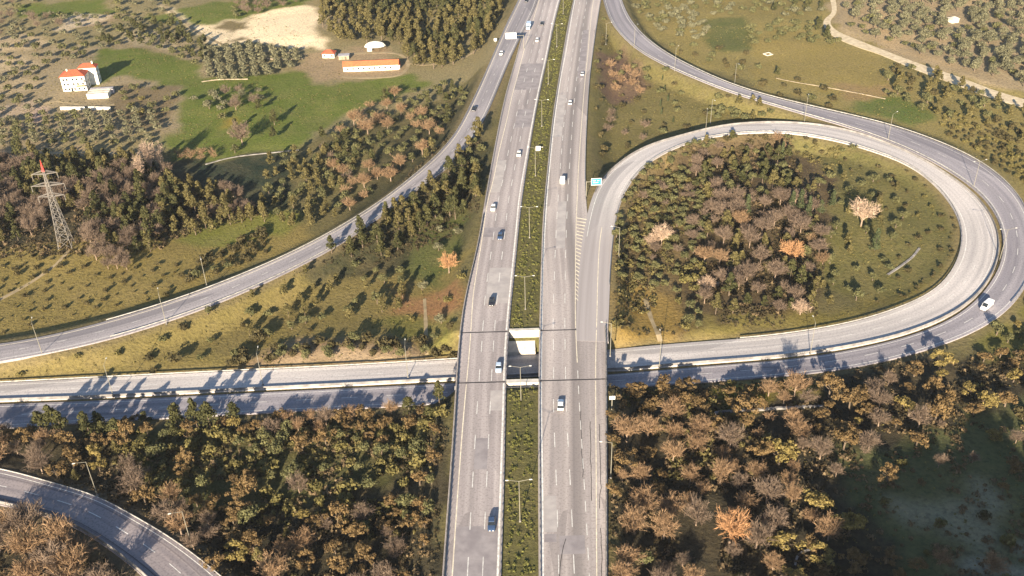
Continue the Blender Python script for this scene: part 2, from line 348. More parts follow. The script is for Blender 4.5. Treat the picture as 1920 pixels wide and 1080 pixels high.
# albedo zones, outlined on the ground; wood floors darkened to stand in for shade
def inpoly(X, Y, poly):
    c = np.zeros(X.shape, bool); n = len(poly)
    for i in range(n):
        x1, y1 = poly[i][:2]; x2, y2 = poly[(i+1) % n][:2]
        k = ((y1 > Y) != (y2 > Y)) & (X < (x2-x1)*(Y-y1)/(y2-y1+1e-12)+x1); c ^= k
    return c
OCH = (.155, .125, .042); GRN = (.105, .135, .024); SHADE = (.03, .03, .02); BRN = (.13, .095, .052); SAND = (.72, .58, .38); OLV = (.105, .10, .034); TAN = (.30, .22, .13); PNK = (.42, .30, .24)  # the dark wood floor tone has tree shade painted in
ZONES = [
    ([(-300, -200), (960, -200), (940, 130), (560, 270), (-300, 300)], (.22, .185, .095)),
    ([(-50, 60), (130, 90), (330, 60), (420, 130), (330, 240), (-50, 290)], (.27, .215, .13)),
    ([(20, 8), (180, 0), (230, 20), (120, 35), (30, 30)], GRN),
    ([(270, 32), (420, 0), (600, -40), (560, 25), (470, 32), (390, 45), (300, 40)], GRN),
    ([(120, 35), (230, 25), (190, 50), (110, 55)], TAN),
    ([(152, 165), (165, 120), (185, 88), (300, 98), (372, 112), (382, 140), (350, 165), (300, 165), (250, 142), (200, 150)], GRN),
    ([(330, 152), (560, 128), (600, 160), (760, 130), (820, 150), (690, 190), (600, 235), (560, 280), (430, 290), (330, 300), (310, 270), (350, 205)], GRN),
    ([(405, 225), (440, 205), (450, 225), (415, 240)], (.24, .18, .03)),
    ([(355, 48), (420, 38), (470, 28), (580, 8), (600, 14), (598, 55), (610, 92), (560, 88), (470, 78), (400, 80), (360, 62)], SAND),
    ([(470, 25), (560, 12), (598, 10), (590, 60), (604, 90), (540, 84), (440, 72)], (.80, .64, .42)),
    ([(415, 72), (445, 62), (470, 64), (462, 70), (430, 76)], (.13, .11, .06)),
    ([(405, 46), (440, 52), (452, 50), (470, 30), (430, 38)], (.15, .12, .06)),
    ([(100, 58), (135, 25), (160, 22), (205, 30), (180, 42), (130, 58)], (.52, .42, .29)),
    ([(-50, 70), (40, 62), (95, 78), (60, 92), (-50, 95)], (.40, .31, .19)),
    ([(-50, 110), (30, 102), (90, 118), (60, 130), (-50, 128)], (.34, .27, .17)),
    ([(-50, 150), (60, 140), (90, 160), (50, 172), (-50, 170)], (.36, .28, .17)),
    ([(0, 196), (60, 190), (90, 206), (40, 215), (0, 216)], (.38, .29, .2)),
    ([(236, 58), (300, 62), (330, 84), (290, 88), (240, 76)], (.34, .28, .18)),
    ([(600, 20), (650, 0), (690, 5), (650, 50), (610, 60)], (.33, .26, .16)),
    ([(298, 8), (305, 8), (365, 48), (352, 52)], SAND),
    ([(560, 100), (620, 92), (735, 100), (762, 118), (745, 142), (640, 142), (590, 150), (560, 130)], TAN),
    ([(650, 82), (730, 82), (735, 100), (650, 98)], TAN),
    ([(220, 160), (330, 165), (330, 215), (270, 240), (190, 215)], (.17, .13, .075)),
    ([(65, 205), (80, 203), (95, 228), (40, 232)], PNK),
    ([(-50, 276), (100, 280), (250, 284), (250, 292), (100, 291), (-50, 288)], TAN),
    ([(-50, 290), (330, 300), (500, 370), (560, 440), (300, 440), (200, 470), (-50, 500)], SHADE),
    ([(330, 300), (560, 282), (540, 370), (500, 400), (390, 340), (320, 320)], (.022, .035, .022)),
    ([(-150, 480), (100, 455), (270, 440), (420, 420), (500, 385), (590, 420), (530, 470), (380, 535), (300, 570), (100, 625), (-150, 655)], (.20, .155, .05)),
    ([(340, 430), (500, 390), (580, 400), (500, 440), (400, 460)], (.15, .155, .035)),
    ([(-150, 690), (270, 620), (420, 565), (560, 520), (880, 480), (870, 680), (640, 690), (-150, 730)], (.175, .14, .048)),
    ([(470, 660), (560, 640), (860, 630), (860, 690), (640, 692), (440, 700), (430, 680)], (.27, .19, .11)),
    ([(530, 672), (640, 655), (760, 650), (790, 665), (640, 684), (450, 692)], (.40, .29, .18)),
    ([(730, 540), (800, 540), (870, 545), (865, 610), (735, 570)], (.24, .13, .06)),
    ([(740, 572), (870, 612), (868, 680), (800, 640), (700, 610)], (.14, .13, .035)),
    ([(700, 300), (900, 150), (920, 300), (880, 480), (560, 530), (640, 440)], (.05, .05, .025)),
    ([(780, 420), (880, 380), (870, 470), (830, 540), (770, 520)], (.09, .10, .03)),
    ([(1130, 20), (1280, 140), (1580, 235), (1380, 230), (1280, 250), (1120, 320), (1100, 200), (1120, 60)], (.145, .125, .045)),
    ([(1120, 120), (1170, 100), (1220, 150), (1190, 190), (1120, 180)], (.13, .085, .06)),
    ([(1160, 300), (1300, 270), (1320, 450), (1280, 640), (1145, 645), (1150, 460)], (.13, .095, .045)),
    ([(1145, 545), (1240, 540), (1280, 600), (1270, 640), (1145, 650)], (.24, .16, .045)),
    ([(1280, 270), (1480, 250), (1560, 330), (1540, 620), (1290, 640)], (.085, .062, .035)),
    ([(1470, 255), (1600, 268), (1700, 310), (1790, 410), (1790, 500), (1740, 545), (1600, 560), (1540, 500), (1560, 330)], (.125, .115, .04)),
    ([(1285, 600), (1400, 590), (1560, 580), (1700, 545), (1790, 500), (1750, 550), (1580, 608), (1280, 640)], (.19, .155, .045)),
    ([(1160, -60), (2050, -100), (2100, 400), (1940, 400), (1780, 270), (1580, 212), (1280, 115), (1190, 40)], (.22, .18, .065)),
    ([(1320, 40), (1400, 30), (1420, 90), (1330, 95)], (.10, .11, .035)),
    ([(1400, 75), (1660, 90), (1670, 180), (1560, 180), (1420, 150)], (.25, .195, .065)),
    ([(1560, 160), (1660, 160), (1670, 190), (1580, 185)], (.26, .18, .08)),
    ([(1590, 185), (1720, 190), (1760, 230), (1700, 240), (1600, 210)], (.10, .13, .03)),
    ([(1560, -60), (2100, -80), (2100, 220), (1830, 150), (1660, 95), (1560, 50)], (.34, .26, .155)),
    ([(1630, 10), (1680, 30), (1690, 90), (1760, 105), (1830, 130), (1720, 105), (1640, 80), (1620, 30)], (.38, .28, .16)),
    ([(-300, 800), (0, 803), (633, 765), (850, 755), (830, 1300), (-300, 1300)], (.032, .03, .02)),  # floor of the lower left wood, shade put into the colour
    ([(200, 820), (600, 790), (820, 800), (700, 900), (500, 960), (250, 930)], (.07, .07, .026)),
    ([(1140, 730), (1940, 640), (2200, 700), (2200, 1400), (1140, 1400)], (.03, .028, .02)),  # floor of the lower right wood, darkened in place of deep shadow
    ([(1345, 715), (1510, 702), (1530, 740), (1360, 760)], (.20, .165, .03)),
    ([(1820, 640), (1920, 560), (2050, 560), (2050, 640), (1860, 690)], (.13, .12, .035)),
    ([(1560, 850), (1660, 830), (1860, 760), (2100, 740), (2200, 1100), (1700, 1100), (1600, 950)], (.085, .095, .04)),
    ([(1680, 930), (1840, 920), (1900, 960), (1860, 1020), (1720, 1010)], (.20, .19, .12)),
    ([(1840, 1050), (2000, 1040), (2000, 1100), (1800, 1090)], (.24, .23, .17)),
]
COL = np.zeros(GX.shape+(3,)); COL[:] = (.12, .105, .045)
jx = GX+(vnoise(GX, GY, 9, 11)-.5)*9+(vnoise(GX, GY, 3.2, 12)-.5)*4; jy = GY+(vnoise(GX, GY, 9, 13)-.5)*11+(vnoise(GX, GY, 3.2, 14)-.5)*4
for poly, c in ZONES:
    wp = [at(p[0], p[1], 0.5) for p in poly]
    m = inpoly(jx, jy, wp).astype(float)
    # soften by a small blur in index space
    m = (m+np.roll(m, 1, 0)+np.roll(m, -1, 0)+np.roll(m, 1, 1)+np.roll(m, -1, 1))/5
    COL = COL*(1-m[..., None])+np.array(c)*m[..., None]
for nm, c in (('left_ramp', (.22, .17, .09)), ('loop_ramp', (.25, .19, .09)), ('outer_ramp', (.20, .16, .08)), ('curved_ramp', (.15, .12, .08))):
    w = np.clip(1-(DIST[nm]-1.5)/2.5, 0, 1)[..., None]*.6; COL = COL*(1-w)+np.array(c)*w
w = (DIST['median'] < 1)[..., None]*1.0; COL = COL*(1-w)+np.array((.10, .095, .035))*w
ny, nx = GX.shape
idx = np.arange(nx*ny).reshape(ny, nx)
Fq = np.stack([idx[:-1, :-1], idx[:-1, 1:], idx[1:, 1:], idx[1:, :-1]], -1).reshape(-1, 4)
me = npmesh('ground', np.stack([GX, GY, H], -1).reshape(-1, 3), Fq)
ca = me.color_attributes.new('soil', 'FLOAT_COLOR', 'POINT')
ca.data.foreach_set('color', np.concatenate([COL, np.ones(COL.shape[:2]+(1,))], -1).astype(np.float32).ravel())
me.polygons.foreach_set('use_smooth', np.ones(len(me.polygons), bool))
gm = newmat('ground_soil_and_grass', (.1, .1, .05), .95, .1); nt = gm.node_tree; b = nt.nodes['Principled BSDF']
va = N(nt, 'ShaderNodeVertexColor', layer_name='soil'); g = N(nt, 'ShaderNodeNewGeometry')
n1 = N(nt, 'ShaderNodeTexNoise', Scale=.09, Detail=6, Roughness=.65); n2 = N(nt, 'ShaderNodeTexNoise', Scale=.8, Detail=5, Roughness=.7); n3 = N(nt, 'ShaderNodeTexNoise', Scale=.022, Detail=3)
for n in (n1, n2, n3): nt.links.new(g.outputs['Position'], n.inputs['Vector'])
c = mixc(nt, maprange(nt, n1.outputs[0], .38, .66, 0, .4), va.outputs[0], mixc(nt, .55, va.outputs[0], (.30, .22, .11)))
c = mixc(nt, maprange(nt, n3.outputs[0], .45, .65, 0, .5), c, va.outputs[0])
dk = mixc(nt, 1.0, c, (.55, .55, .6), 'MULTIPLY'); c = mixc(nt, maprange(nt, n2.outputs[0], .48, .64, 0, .8), c, dk)
lt = mixc(nt, 1.0, c, (1.5, 1.4, 1.2), 'MULTIPLY'); c = mixc(nt, maprange(nt, n2.outputs[0], .42, .30, 0, .6), c, lt)
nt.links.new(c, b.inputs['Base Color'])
bp = N(nt, 'ShaderNodeBump', Strength=.6, Distance=.8); nt.links.new(n2.outputs[0], bp.inputs['Height']); nt.links.new(bp.outputs[0], b.inputs['Normal'])
me.materials.append(gm); tag(link('ground', me), kind='structure')

hz = MB().box((0, 2200, (193+H.min()-1)/2), (10900, 8400, 193-(H.min()-1))).mesh('haze'); hm = bpy.data.materials.new('haze_air'); hm.use_nodes = True; nt = hm.node_tree
nt.nodes.remove(nt.nodes['Principled BSDF']); pv = N(nt, 'ShaderNodeVolumePrincipled'); pv.inputs['Color'].default_value = (.90, .90, .95, 1); pv.inputs['Density'].default_value = .00005; pv.inputs['Anisotropy'].default_value = .2
nt.links.new(pv.outputs[0], nt.nodes['Material Output'].inputs['Volume']); hz.materials.append(hm); tag(link('haze', hz), 'thin pale haze in the air over the whole valley', 'haze', None, 'stuff')
# ------------------------------------------------------------------ road meshes
def ribbon(name, A, B, mat, dz=0.0, skirt=1.2, uv=True, parent=None):
    n = len(A); A = A.copy(); B = B.copy(); A[:, 2] += dz; B[:, 2] += dz
    A2 = A.copy(); B2 = B.copy(); A2[:, 2] -= skirt; B2[:, 2] -= skirt
    V = np.concatenate([A, B, B2, A2]); i = np.arange(n-1)
    F1 = np.stack([i, i+1, n+i+1, n+i], 1)
    F2 = np.stack([n+i, n+i+1, 2*n+i+1, 2*n+i], 1); F3 = np.stack([3*n+i, 3*n+i+1, i+1, i], 1); F4 = np.stack([2*n+i, 2*n+i+1, 3*n+i+1, 3*n+i], 1)
    Fs = np.concatenate([F1, F2, F3, F4, [[0, n, 2*n, 3*n]], [[n-1, 4*n-1, 3*n-1, 2*n-1]]])
    me = npmesh(name, V, Fs)
    if uv:
        c = (A+B)/2; s = np.concatenate([[0], np.cumsum(np.linalg.norm(np.diff(c[:, :2], axis=0), axis=1))])
        w = np.linalg.norm(A-B, axis=1)/2; U = np.concatenate([-w, w, w, -w]); Vv = np.tile(s+(c[0, 1]+37.3 if skirt != .9 else 0), 4)+.37; U = U+.013
        lay = me.uv_layers.new(name='road'); li = np.zeros(len(me.loops), np.int32); me.loops.foreach_get('vertex_index', li)
        lay.data.foreach_set('uv', np.stack([U[li], Vv[li]], 1).astype(np.float32).ravel())
    me.materials.append(mat); return link(name, me, parent)
def clipy(P, y0, y1):
    yy = np.linspace(max(y0, P[:, 1].min()), min(y1, P[:, 1].max()), 160)
    o = np.argsort(P[:, 1]); return np.stack([np.interp(yy, P[o, 1], P[o, 0]), yy, np.interp(yy, P[o, 1], P[o, 2])], 1)
RO = {}
for nm, mt in (('highway_left', 'asphalt_left'), ('highway_right', 'asphalt_right')):
    r = ROADS[nm]
    parts = []
    for y0, y1, sk in ((60, YA-.12, 8.5), (YA+.12, YB-.12, 1.3), (YB+.12, 900, 8.5)):
        A, B = clipy(r['a'], y0, y1), clipy(r['b'], y0, y1)
        nme = 'highway' if sk > 2 else 'bridge_deck'
        if sk > 2:
            o = ribbon('highway', A, B, MT[mt], 0, sk); tag(o, kind='structure')
        else:
            o = ribbon('bridge_deck', A, B, MT[mt], 0, sk)
            tag(o, 'concrete bridge deck carrying the %s carriageway over the crossroad' % ('oncoming three lane' if 'left' in nm else 'wider outgoing'), 'bridge', 'two bridge decks over the crossroad')
        parts.append(o)
    RO[nm] = parts
for nm, mt, dz in (('loop_ramp', 'asphalt_loop', .03), ('outer_ramp', 'asphalt_outer', 0.0), ('left_ramp', 'asphalt_ramp', .02), ('curved_ramp', 'asphalt_curve', 0)):
    r = ROADS[nm]; o = ribbon('slip_road', r['a'], r['b'], MT[mt], dz, .9 if nm != 'curved_ramp' else 2.0); tag(o, kind='structure'); RO[nm] = [o]
MT['dirt'] = noisy('pale_dirt', (.62, .52, .36), (.45, .36, .24), .4)
r = ROADS['dirt_track']
A, B = r['a'].copy(), r['b'].copy()
for P in (A, B): P[:, 2] = hgt(P[:, 0], P[:, 1])
zz = smooth(np.maximum(A, B), 4)[:, 2]+.12; A[:, 2] = zz; B[:, 2] = zz
o = ribbon('dirt_track', A, B, MT['dirt'], .02, .6); tag(o, kind='structure')

MT['path'] = noisy('trodden_earth', (.36, .28, .17), (.24, .19, .11), .3)
def footpath(pts, w):
    P = catmull([ground(*q) for q in pts], 90); T = np.gradient(P[:, :2], axis=0); T /= np.linalg.norm(T, axis=1)[:, None]; nr = np.stack([T[:, 1], -T[:, 0]], 1)
    wv = w/2*(.8+.4*vnoise(P[:, 0], P[:, 1], 7, 4))[:, None]; A = P.copy(); B = P.copy(); A[:, :2] -= nr*wv; B[:, :2] += nr*wv
    zz = np.maximum.reduce([hgt(A[:, 0], A[:, 1]), hgt(B[:, 0], B[:, 1]), hgt(P[:, 0], P[:, 1])])+.05; A[:, 2] = zz; B[:, 2] = zz
    tag(ribbon('path', A, B, MT['path'], 0, .5, uv=False), kind='structure')
for pts, w in (([(-20, 572), (40, 540), (100, 500), (130, 470)], 1.6), ([(1830, 122), (1880, 138), (1930, 175)], 1.8), ([(-20, 284), (100, 287), (180, 286), (250, 288), (300, 280)], 2.2), ([(762, 118), (800, 122), (860, 112), (900, 90)], 1.4),
               ([(560, 100), (500, 96), (430, 88), (370, 60), (330, 28), (298, 6)], 2.4), ([(640, 145), (700, 146), (750, 140), (765, 118), (740, 100), (660, 100)], 2.0), ([(800, 665), (798, 600), (796, 560)], 1.2), ([(1640, 20), (1670, 60), (1740, 100)], 2.6), ([(1210, 560), (1222, 600), (1238, 640)], 1.5), ([(60, 200), (110, 190), (175, 200), (215, 196)], 1.6)): footpath(pts, w)
# abutments of the bridge: one far wall, one near wall
def wall_between(y, z0, z1, th, name, label, mat, cat='bridge wall', x0=None, x1=None):
    xa = np.interp(y, ROADS['highway_left']['a'][:, 1], ROADS['highway_left']['a'][:, 0]) if x0 is None else x0
    o_ = ROADS['highway_right']['b']; k = np.argsort(o_[:, 1]); xb = np.interp(y, o_[k, 1], o_[k, 0]) if x1 is None else x1
    e = empty(name, ((xa+xb)/2, y, z0)); w = xb-xa
    MB().box((0, 0, (z1-z0)/2), (w+.6, th, z1-z0)).build('wall_face', mat, e)
    MB().box((0, 0, z1-z0+.13), (w+.8, th+.5, .26)).build('coping', MT['concrete_w'], e)
    tag(e, label, cat); return e
wall_between(YB+.9, -1.5, HW-1.45, 1.5, 'bridge_abutment', 'pale sunlit concrete abutment at the far end of the bridge', MT['concrete_w'])
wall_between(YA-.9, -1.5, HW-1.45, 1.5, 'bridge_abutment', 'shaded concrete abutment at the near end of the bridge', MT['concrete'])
# retaining walls closing the median at both ends of the opening
mx = lambda y: (float(np.interp(y, ROADS['highway_left']['b'][:, 1], ROADS['highway_left']['b'][:, 0])), float(np.interp(y, ROADS['highway_right']['a'][:, 1], ROADS['highway_right']['a'][:, 0])))
a, b_ = mx(YB+.4); wall_between(YB+.35, -1.5, HW+.15, .8, 'retaining_wall', 'bright sunlit retaining wall closing the far end of the median opening', MT['concrete_w'], 'retaining wall', a+.35, b_-.35)
a, b_ = mx(YA); wall_between(YA-.4, -1.5, HW+.25, 1.2, 'retaining_wall', 'pale capped wall closing the near end of the median opening', MT['concrete_w'], 'retaining wall', a+.35, b_-.35)
# sloped bright paving under the far wall
e = empty('slope_paving', ((a+b_)/2, YB-4, 0)); m = MB(); w = (b_-a)/2-.2
m.face([(-w, 3.85, 3.4), (w, 3.85, 3.4), (w, 0.2, 1.4), (-w, 0.2, 1.4)][::-1]); m.face([(-w, 0.2, 1.4), (w, 0.2, 1.4), (w, 0.2, -1), (-w, 0.2, -1)][::-1]); m.face([(-w, 3.85, 3.4), (-w, 0.2, 1.4), (-w, 0.2, -1), (-w, 3.85, -1)]); m.face([(w, 3.85, 3.4), (w, 3.85, -1), (w, 0.2, -1), (w, 0.2, 1.4)])
m.build('paving_slab', MT['concrete_w'], e); tag(e, 'white sloped concrete paving in the gap between the bridge decks', 'slope paving')

# markings -------------------------------------------------------------
def line_ribbon(P, w, dz, segs=None):
    """P polyline; returns MB-like arrays of strips. segs: (on, off) metres or None"""
    s = np.concatenate([[0], np.cumsum(np.linalg.norm(np.diff(P[:, :2], axis=0), axis=1))])
    V, Fs = [], []
    spans = [(0, s[-1])] if segs is None else [(x, min(x+segs[0], s[-1])) for x in np.arange(segs[2] if len(segs) > 2 else 0, s[-1], segs[0]+segs[1])]
    for x0, x1 in spans:
        k = max(2, int((x1-x0)/2.5)+1); t = np.linspace(x0, x1, k)
        Q = np.stack([np.interp(t, s, P[:, i]) for i in range(3)], 1)
        T = np.gradient(Q[:, :2], axis=0); T /= np.linalg.norm(T, axis=1)[:, None]+1e-9
        nr = np.stack([T[:, 1], -T[:, 0]], 1)*w/2; b0 = len(V)
        for i in range(k):
            V.append((Q[i, 0]-nr[i, 0], Q[i, 1]-nr[i, 1], Q[i, 2]+dz)); V.append((Q[i, 0]+nr[i, 0], Q[i, 1]+nr[i, 1], Q[i, 2]+dz))
        for i in range(k-1): Fs.append((b0+2*i, b0+2*i+1, b0+2*i+3, b0+2*i+2))
    return V, Fs
def marking(P, w, mat='paint', segs=None, dz=.02, parent=None, name='lane_line'):
    V, Fs = line_ribbon(P, w, dz, segs)
    if not Fs: return
    me = npmesh(name, V, Fs); me.materials.append(MT[mat]); o = link(name, me, parent)
    if parent is None: tag(o, kind='structure')
    return o
def split_mark(P, w, mat, segs, owner, dz=.02):
    """a highway line is cut at the joints and hung under the piece of road it lies on"""
    for (y0, y1), par in zip(((60, YA-.15), (YA+.15, YB-.15), (YB+.15, 900)), RO[owner]):
        q = P[(P[:, 1] > y0) & (P[:, 1] < y1)]
        if len(q) > 1: marking(q, w, mat, segs, dz, par)
LL = curve([(817, 1560), (834, 1300), (848, 1080), (860, 900), (870, 770), (879, 672), (883, 620), (888, 547), (904, 447), (914, 380), (926, 333), (935, 287), (951, 222), (960, 180), (971, 140), (983, 93), (992, 63), (1002, 30), (1011, 0), (1032, -80)], HW, 600, 5)
LR_ = curve([(914, 1560), (925, 1300), (933, 1080), (939, 900), (943, 770), (946, 672), (951, 600), (957, 537), (968, 427), (974, 367), (986, 297), (996, 240), (1004, 197), (1012, 158), (1023, 107), (1036, 43), (1047, 0), (1070, -80)], HW, 600, 5)
yy = np.linspace(100, 700, 900)
def byy(P): o = np.argsort(P[:, 1]); return np.stack([np.interp(yy, P[o, 1], P[o, 0]), yy, np.full(len(yy), HW)], 1)
A_, B_ = byy(LL), byy(LR_)
split_mark(A_, .28, 'paint_y', None, 'highway_left'); split_mark(B_, .5, 'paint', None, 'highway_left')
for t in (1/3, 2/3): split_mark(A_*(1-t)+B_*t, .2, 'paint', (6, 9), 'highway_left')
RL = curve([(1020, 1560), (1019, 1300), (1018, 1080), (1017, 900), (1015, 770), (1015, 672), (1016, 600), (1018, 500), (1025, 380), (1031, 310), (1040, 225), (1051, 150), (1060, 103), (1069, 50), (1078, 0), (1096, -80)], HW, 600, 5)
D1 = curve([(1055, 1560), (1052, 1300), (1048, 1080), (1043, 900), (1038, 770), (1038, 672), (1037, 600), (1040, 500), (1043, 430), (1046, 380), (1051, 310), (1058, 225), (1066, 150), (1073, 103), (1080, 50), (1088, 0), (1106, -80)], HW, 600, 5)
D2 = curve([(1090, 1560), (1084, 1300), (1077, 1080), (1069, 900), (1062, 770), (1060, 672), (1059, 600), (1060, 500), (1062, 430), (1064, 380), (1068, 310), (1074, 225), (1081, 150), (1087, 103), (1093, 50), (1101, 0), (1119, -80)], HW, 600, 5)
D3 = curve([(1125, 1560), (1115, 1300), (1105, 1080), (1095, 900), (1087, 770), (1082, 672), (1079, 600), (1079, 500), (1080, 430), (1082, 380), (1085, 310), (1091, 225), (1097, 150), (1102, 103), (1107, 50), (1113, 0), (1131, -80)], HW, 600, 5)
E4 = curve([(1124, 1560), (1121, 1300), (1119, 1080), (1118, 900), (1117, 770), (1117, 672), (1119, 600), (1121, 520), (1124, 460), (1131, 415), (1142, 380), (1158, 350)], HW, 400, 5)
split_mark(byy(RL), .45, 'paint', None, 'highway_right')
split_mark(byy(D1), .2, 'paint', (6, 9), 'highway_right'); split_mark(byy(D2), .2, 'paint', (6, 9), 'highway_right')
d3 = byy(D3); yj = at(1083, 680, HW)[1]; near = d3[d3[:, 1] < yj]; far = d3[d3[:, 1] >= yj]
split_mark(near, .2, 'paint', (4, 4), 'highway_right', .05); split_mark(far, .25, 'paint_y', None, 'highway_right', .05)
split_mark(E4[E4[:, 1] < 330], .25, 'paint_y', None, 'highway_right', .06)
# repaired and resurfaced stretches
MT['patch_d'] = noisy('repaired_asphalt_dark', (.31, .28, .28), (.23, .205, .21), .35); MT['patch_l'] = noisy('repaired_asphalt_pale', (.43, .39, .37), (.34, .31, .30), .35)
def patch(A, B, t0, t1, pa, pb, mat, par, dz=.008):
    y0, y1 = sorted((at(950, pa, HW)[1], at(950, pb, HW)[1])); k = (A[:, 1] > y0) & (A[:, 1] < y1); a, b = A[k], B[k]
    p, q = a*(1-t0)+b*t0, a*(1-t1)+b*t1; V = np.concatenate([p, q]); V[:, 2] += dz; n = len(p); i = np.arange(n-1)
    me = npmesh('asphalt_patch', V, np.stack([i, n+i, n+i+1, i+1], 1)); me.materials.append(MT[mat]); link('asphalt_patch', me, par)
RLb, D1b, D2b = byy(RL), byy(D1), byy(D2)
for A_1, B_1, t0, t1, pa, pb, mt_, ow, k_ in [(A_, B_, .0, 1.0, 982, 1400, 'patch_d', 'highway_left', 0), (A_, B_, .34, .66, 820, 880, 'patch_d', 'highway_left', 0), (A_, B_, .02, .66, 425, 445, 'patch_d', 'highway_left', 2), (A_, B_, .36, .97, 500, 570, 'patch_l', 'highway_left', 2),
        (A_, B_, .35, 1.0, 205, 240, 'patch_d', 'highway_left', 2), (A_, B_, 0, 1.0, 120, 170, 'patch_d', 'highway_left', 2), (A_, B_, .0, .33, 300, 360, 'patch_l', 'highway_left', 2), (RLb, D1b, .1, .95, 930, 1000, 'patch_l', 'highway_right', 0), (RLb, D1b, .1, .9, 1000, 1022, 'patch_d', 'highway_right', 0), (D1b, D2b, .1, 1.8, 1006, 1045, 'patch_d', 'highway_right', 0),
        (D1b, D2b, .05, .9, 380, 470, 'patch_l', 'highway_right', 2), (RLb, D1b, .1, .9, 180, 260, 'patch_l', 'highway_right', 2), (D1b, D2b, 1.05, 1.9, 60, 150, 'patch_d', 'highway_right', 2), (A_, B_, .66, 1.0, 730, 770, 'patch_l', 'highway_left', 0)]:
    patch(A_1, B_1, t0, t1, pa, pb, mt_, RO[ow][k_])
# gore chevrons between the highway and the loop ramp
gm_ = MB()
gl, gr = byy(D3), byy(curve([(1080, 640), (1084, 580), (1086, 520), (1091, 460), (1097, 425), (1103, 400)], HW, 300, 3))
y0c, y1c = at(1085, 560, HW)[1], at(1098, 405, HW)[1]
for q in np.arange(y0c, y1c, 2.6):
    a = np.array([np.interp(q, gl[:, 1], gl[:, 0])+.2, q]); b2 = np.array([np.interp(q, gr[:, 1], gr[:, 0])-.2, q-1.5])
    if b2[0] > a[0]+.3: gm_.face([(a[0], a[1], HW+.06), (b2[0], b2[1], HW+.06), (b2[0], b2[1]+.8, HW+.06), (a[0], a[1]+.8, HW+.06)])
gm_.build('chevron_marking', MT['paint_y'], RO['highway_right'][2])
# ramps: edge lines and dashes
def offs(r, t): return r['a']*(1-t)+r['b']*t
lp = RO['loop_ramp'][0]; cr = ROADS['loop_ramp']
lpo = offs(cr, .14)[60:]; lpi = offs(cr, .86)[90:]
marking(lpo, .22, 'paint', None, .05, lp); marking(lpi, .22, 'paint', None, .05, lp)
marking(offs(cr, .5)[330:], .17, 'paint', (4, 8), .05, lp)
orr = ROADS['outer_ramp']; op = RO['outer_ramp'][0]
marking(offs(orr, .1), .2, 'paint', None, .02, op); marking(offs(orr, .88), .2, 'paint', None, .02, op); marking(offs(orr, .47)[230:], .17, 'paint', (5, 9), .02, op)
rr = ROADS['left_ramp']; rp = RO['left_ramp'][0]
marking(offs(rr, .12), .24, 'paint_y', None, .04, rp); marking(offs(rr, .87), .2, 'paint', None, .04, rp); marking(offs(rr, .5), .14, 'paint', (3, 9), .04, rp)
rr = ROADS['curved_ramp']; rp = RO['curved_ramp'][0]
marking(offs(rr, .1), .2, 'paint', None, .02, rp); marking(offs(rr, .83), .12, 'joint', None, .02, rp); marking(offs(rr, .46), .22, 'paint', (5, 6), .02, rp)
rsc = np.random.RandomState(3)
for pts in ([(1088, 770), (1090, 800), (1091, 850), (1094, 900)], [(1106, 790), (1108, 860), (1109, 945)], [(1124, 795), (1125, 850), (1126, 900), (1124, 960)], [(1060, 1010), (1052, 1050), (1047, 1100)], [(1126, 990), (1128, 1040), (1127, 1100)]):
    P = curve(pts, HW, 60, 1); P[:, 0] += rsc.randn(60)*.09; marking(P[:58], .16, 'joint', None, .035, RO['highway_right'][0], 'sealed_crack')
# expansion joints, dark, across both decks
for nm in ('highway_left', 'highway_right'):
    r = ROADS[nm]
    for y in (YA, YB):
        k = np.argsort(r['b'][:, 1]); xa = np.interp(y, r['a'][:, 1], r['a'][:, 0]); xb = np.interp(y, r['b'][k, 1], r['b'][k, 0])
        MB().box(((xa+xb)/2, y, HW-.1), (xb-xa-.1, .5, .22)).build('expansion_joint', MT['joint'], RO[nm][1])

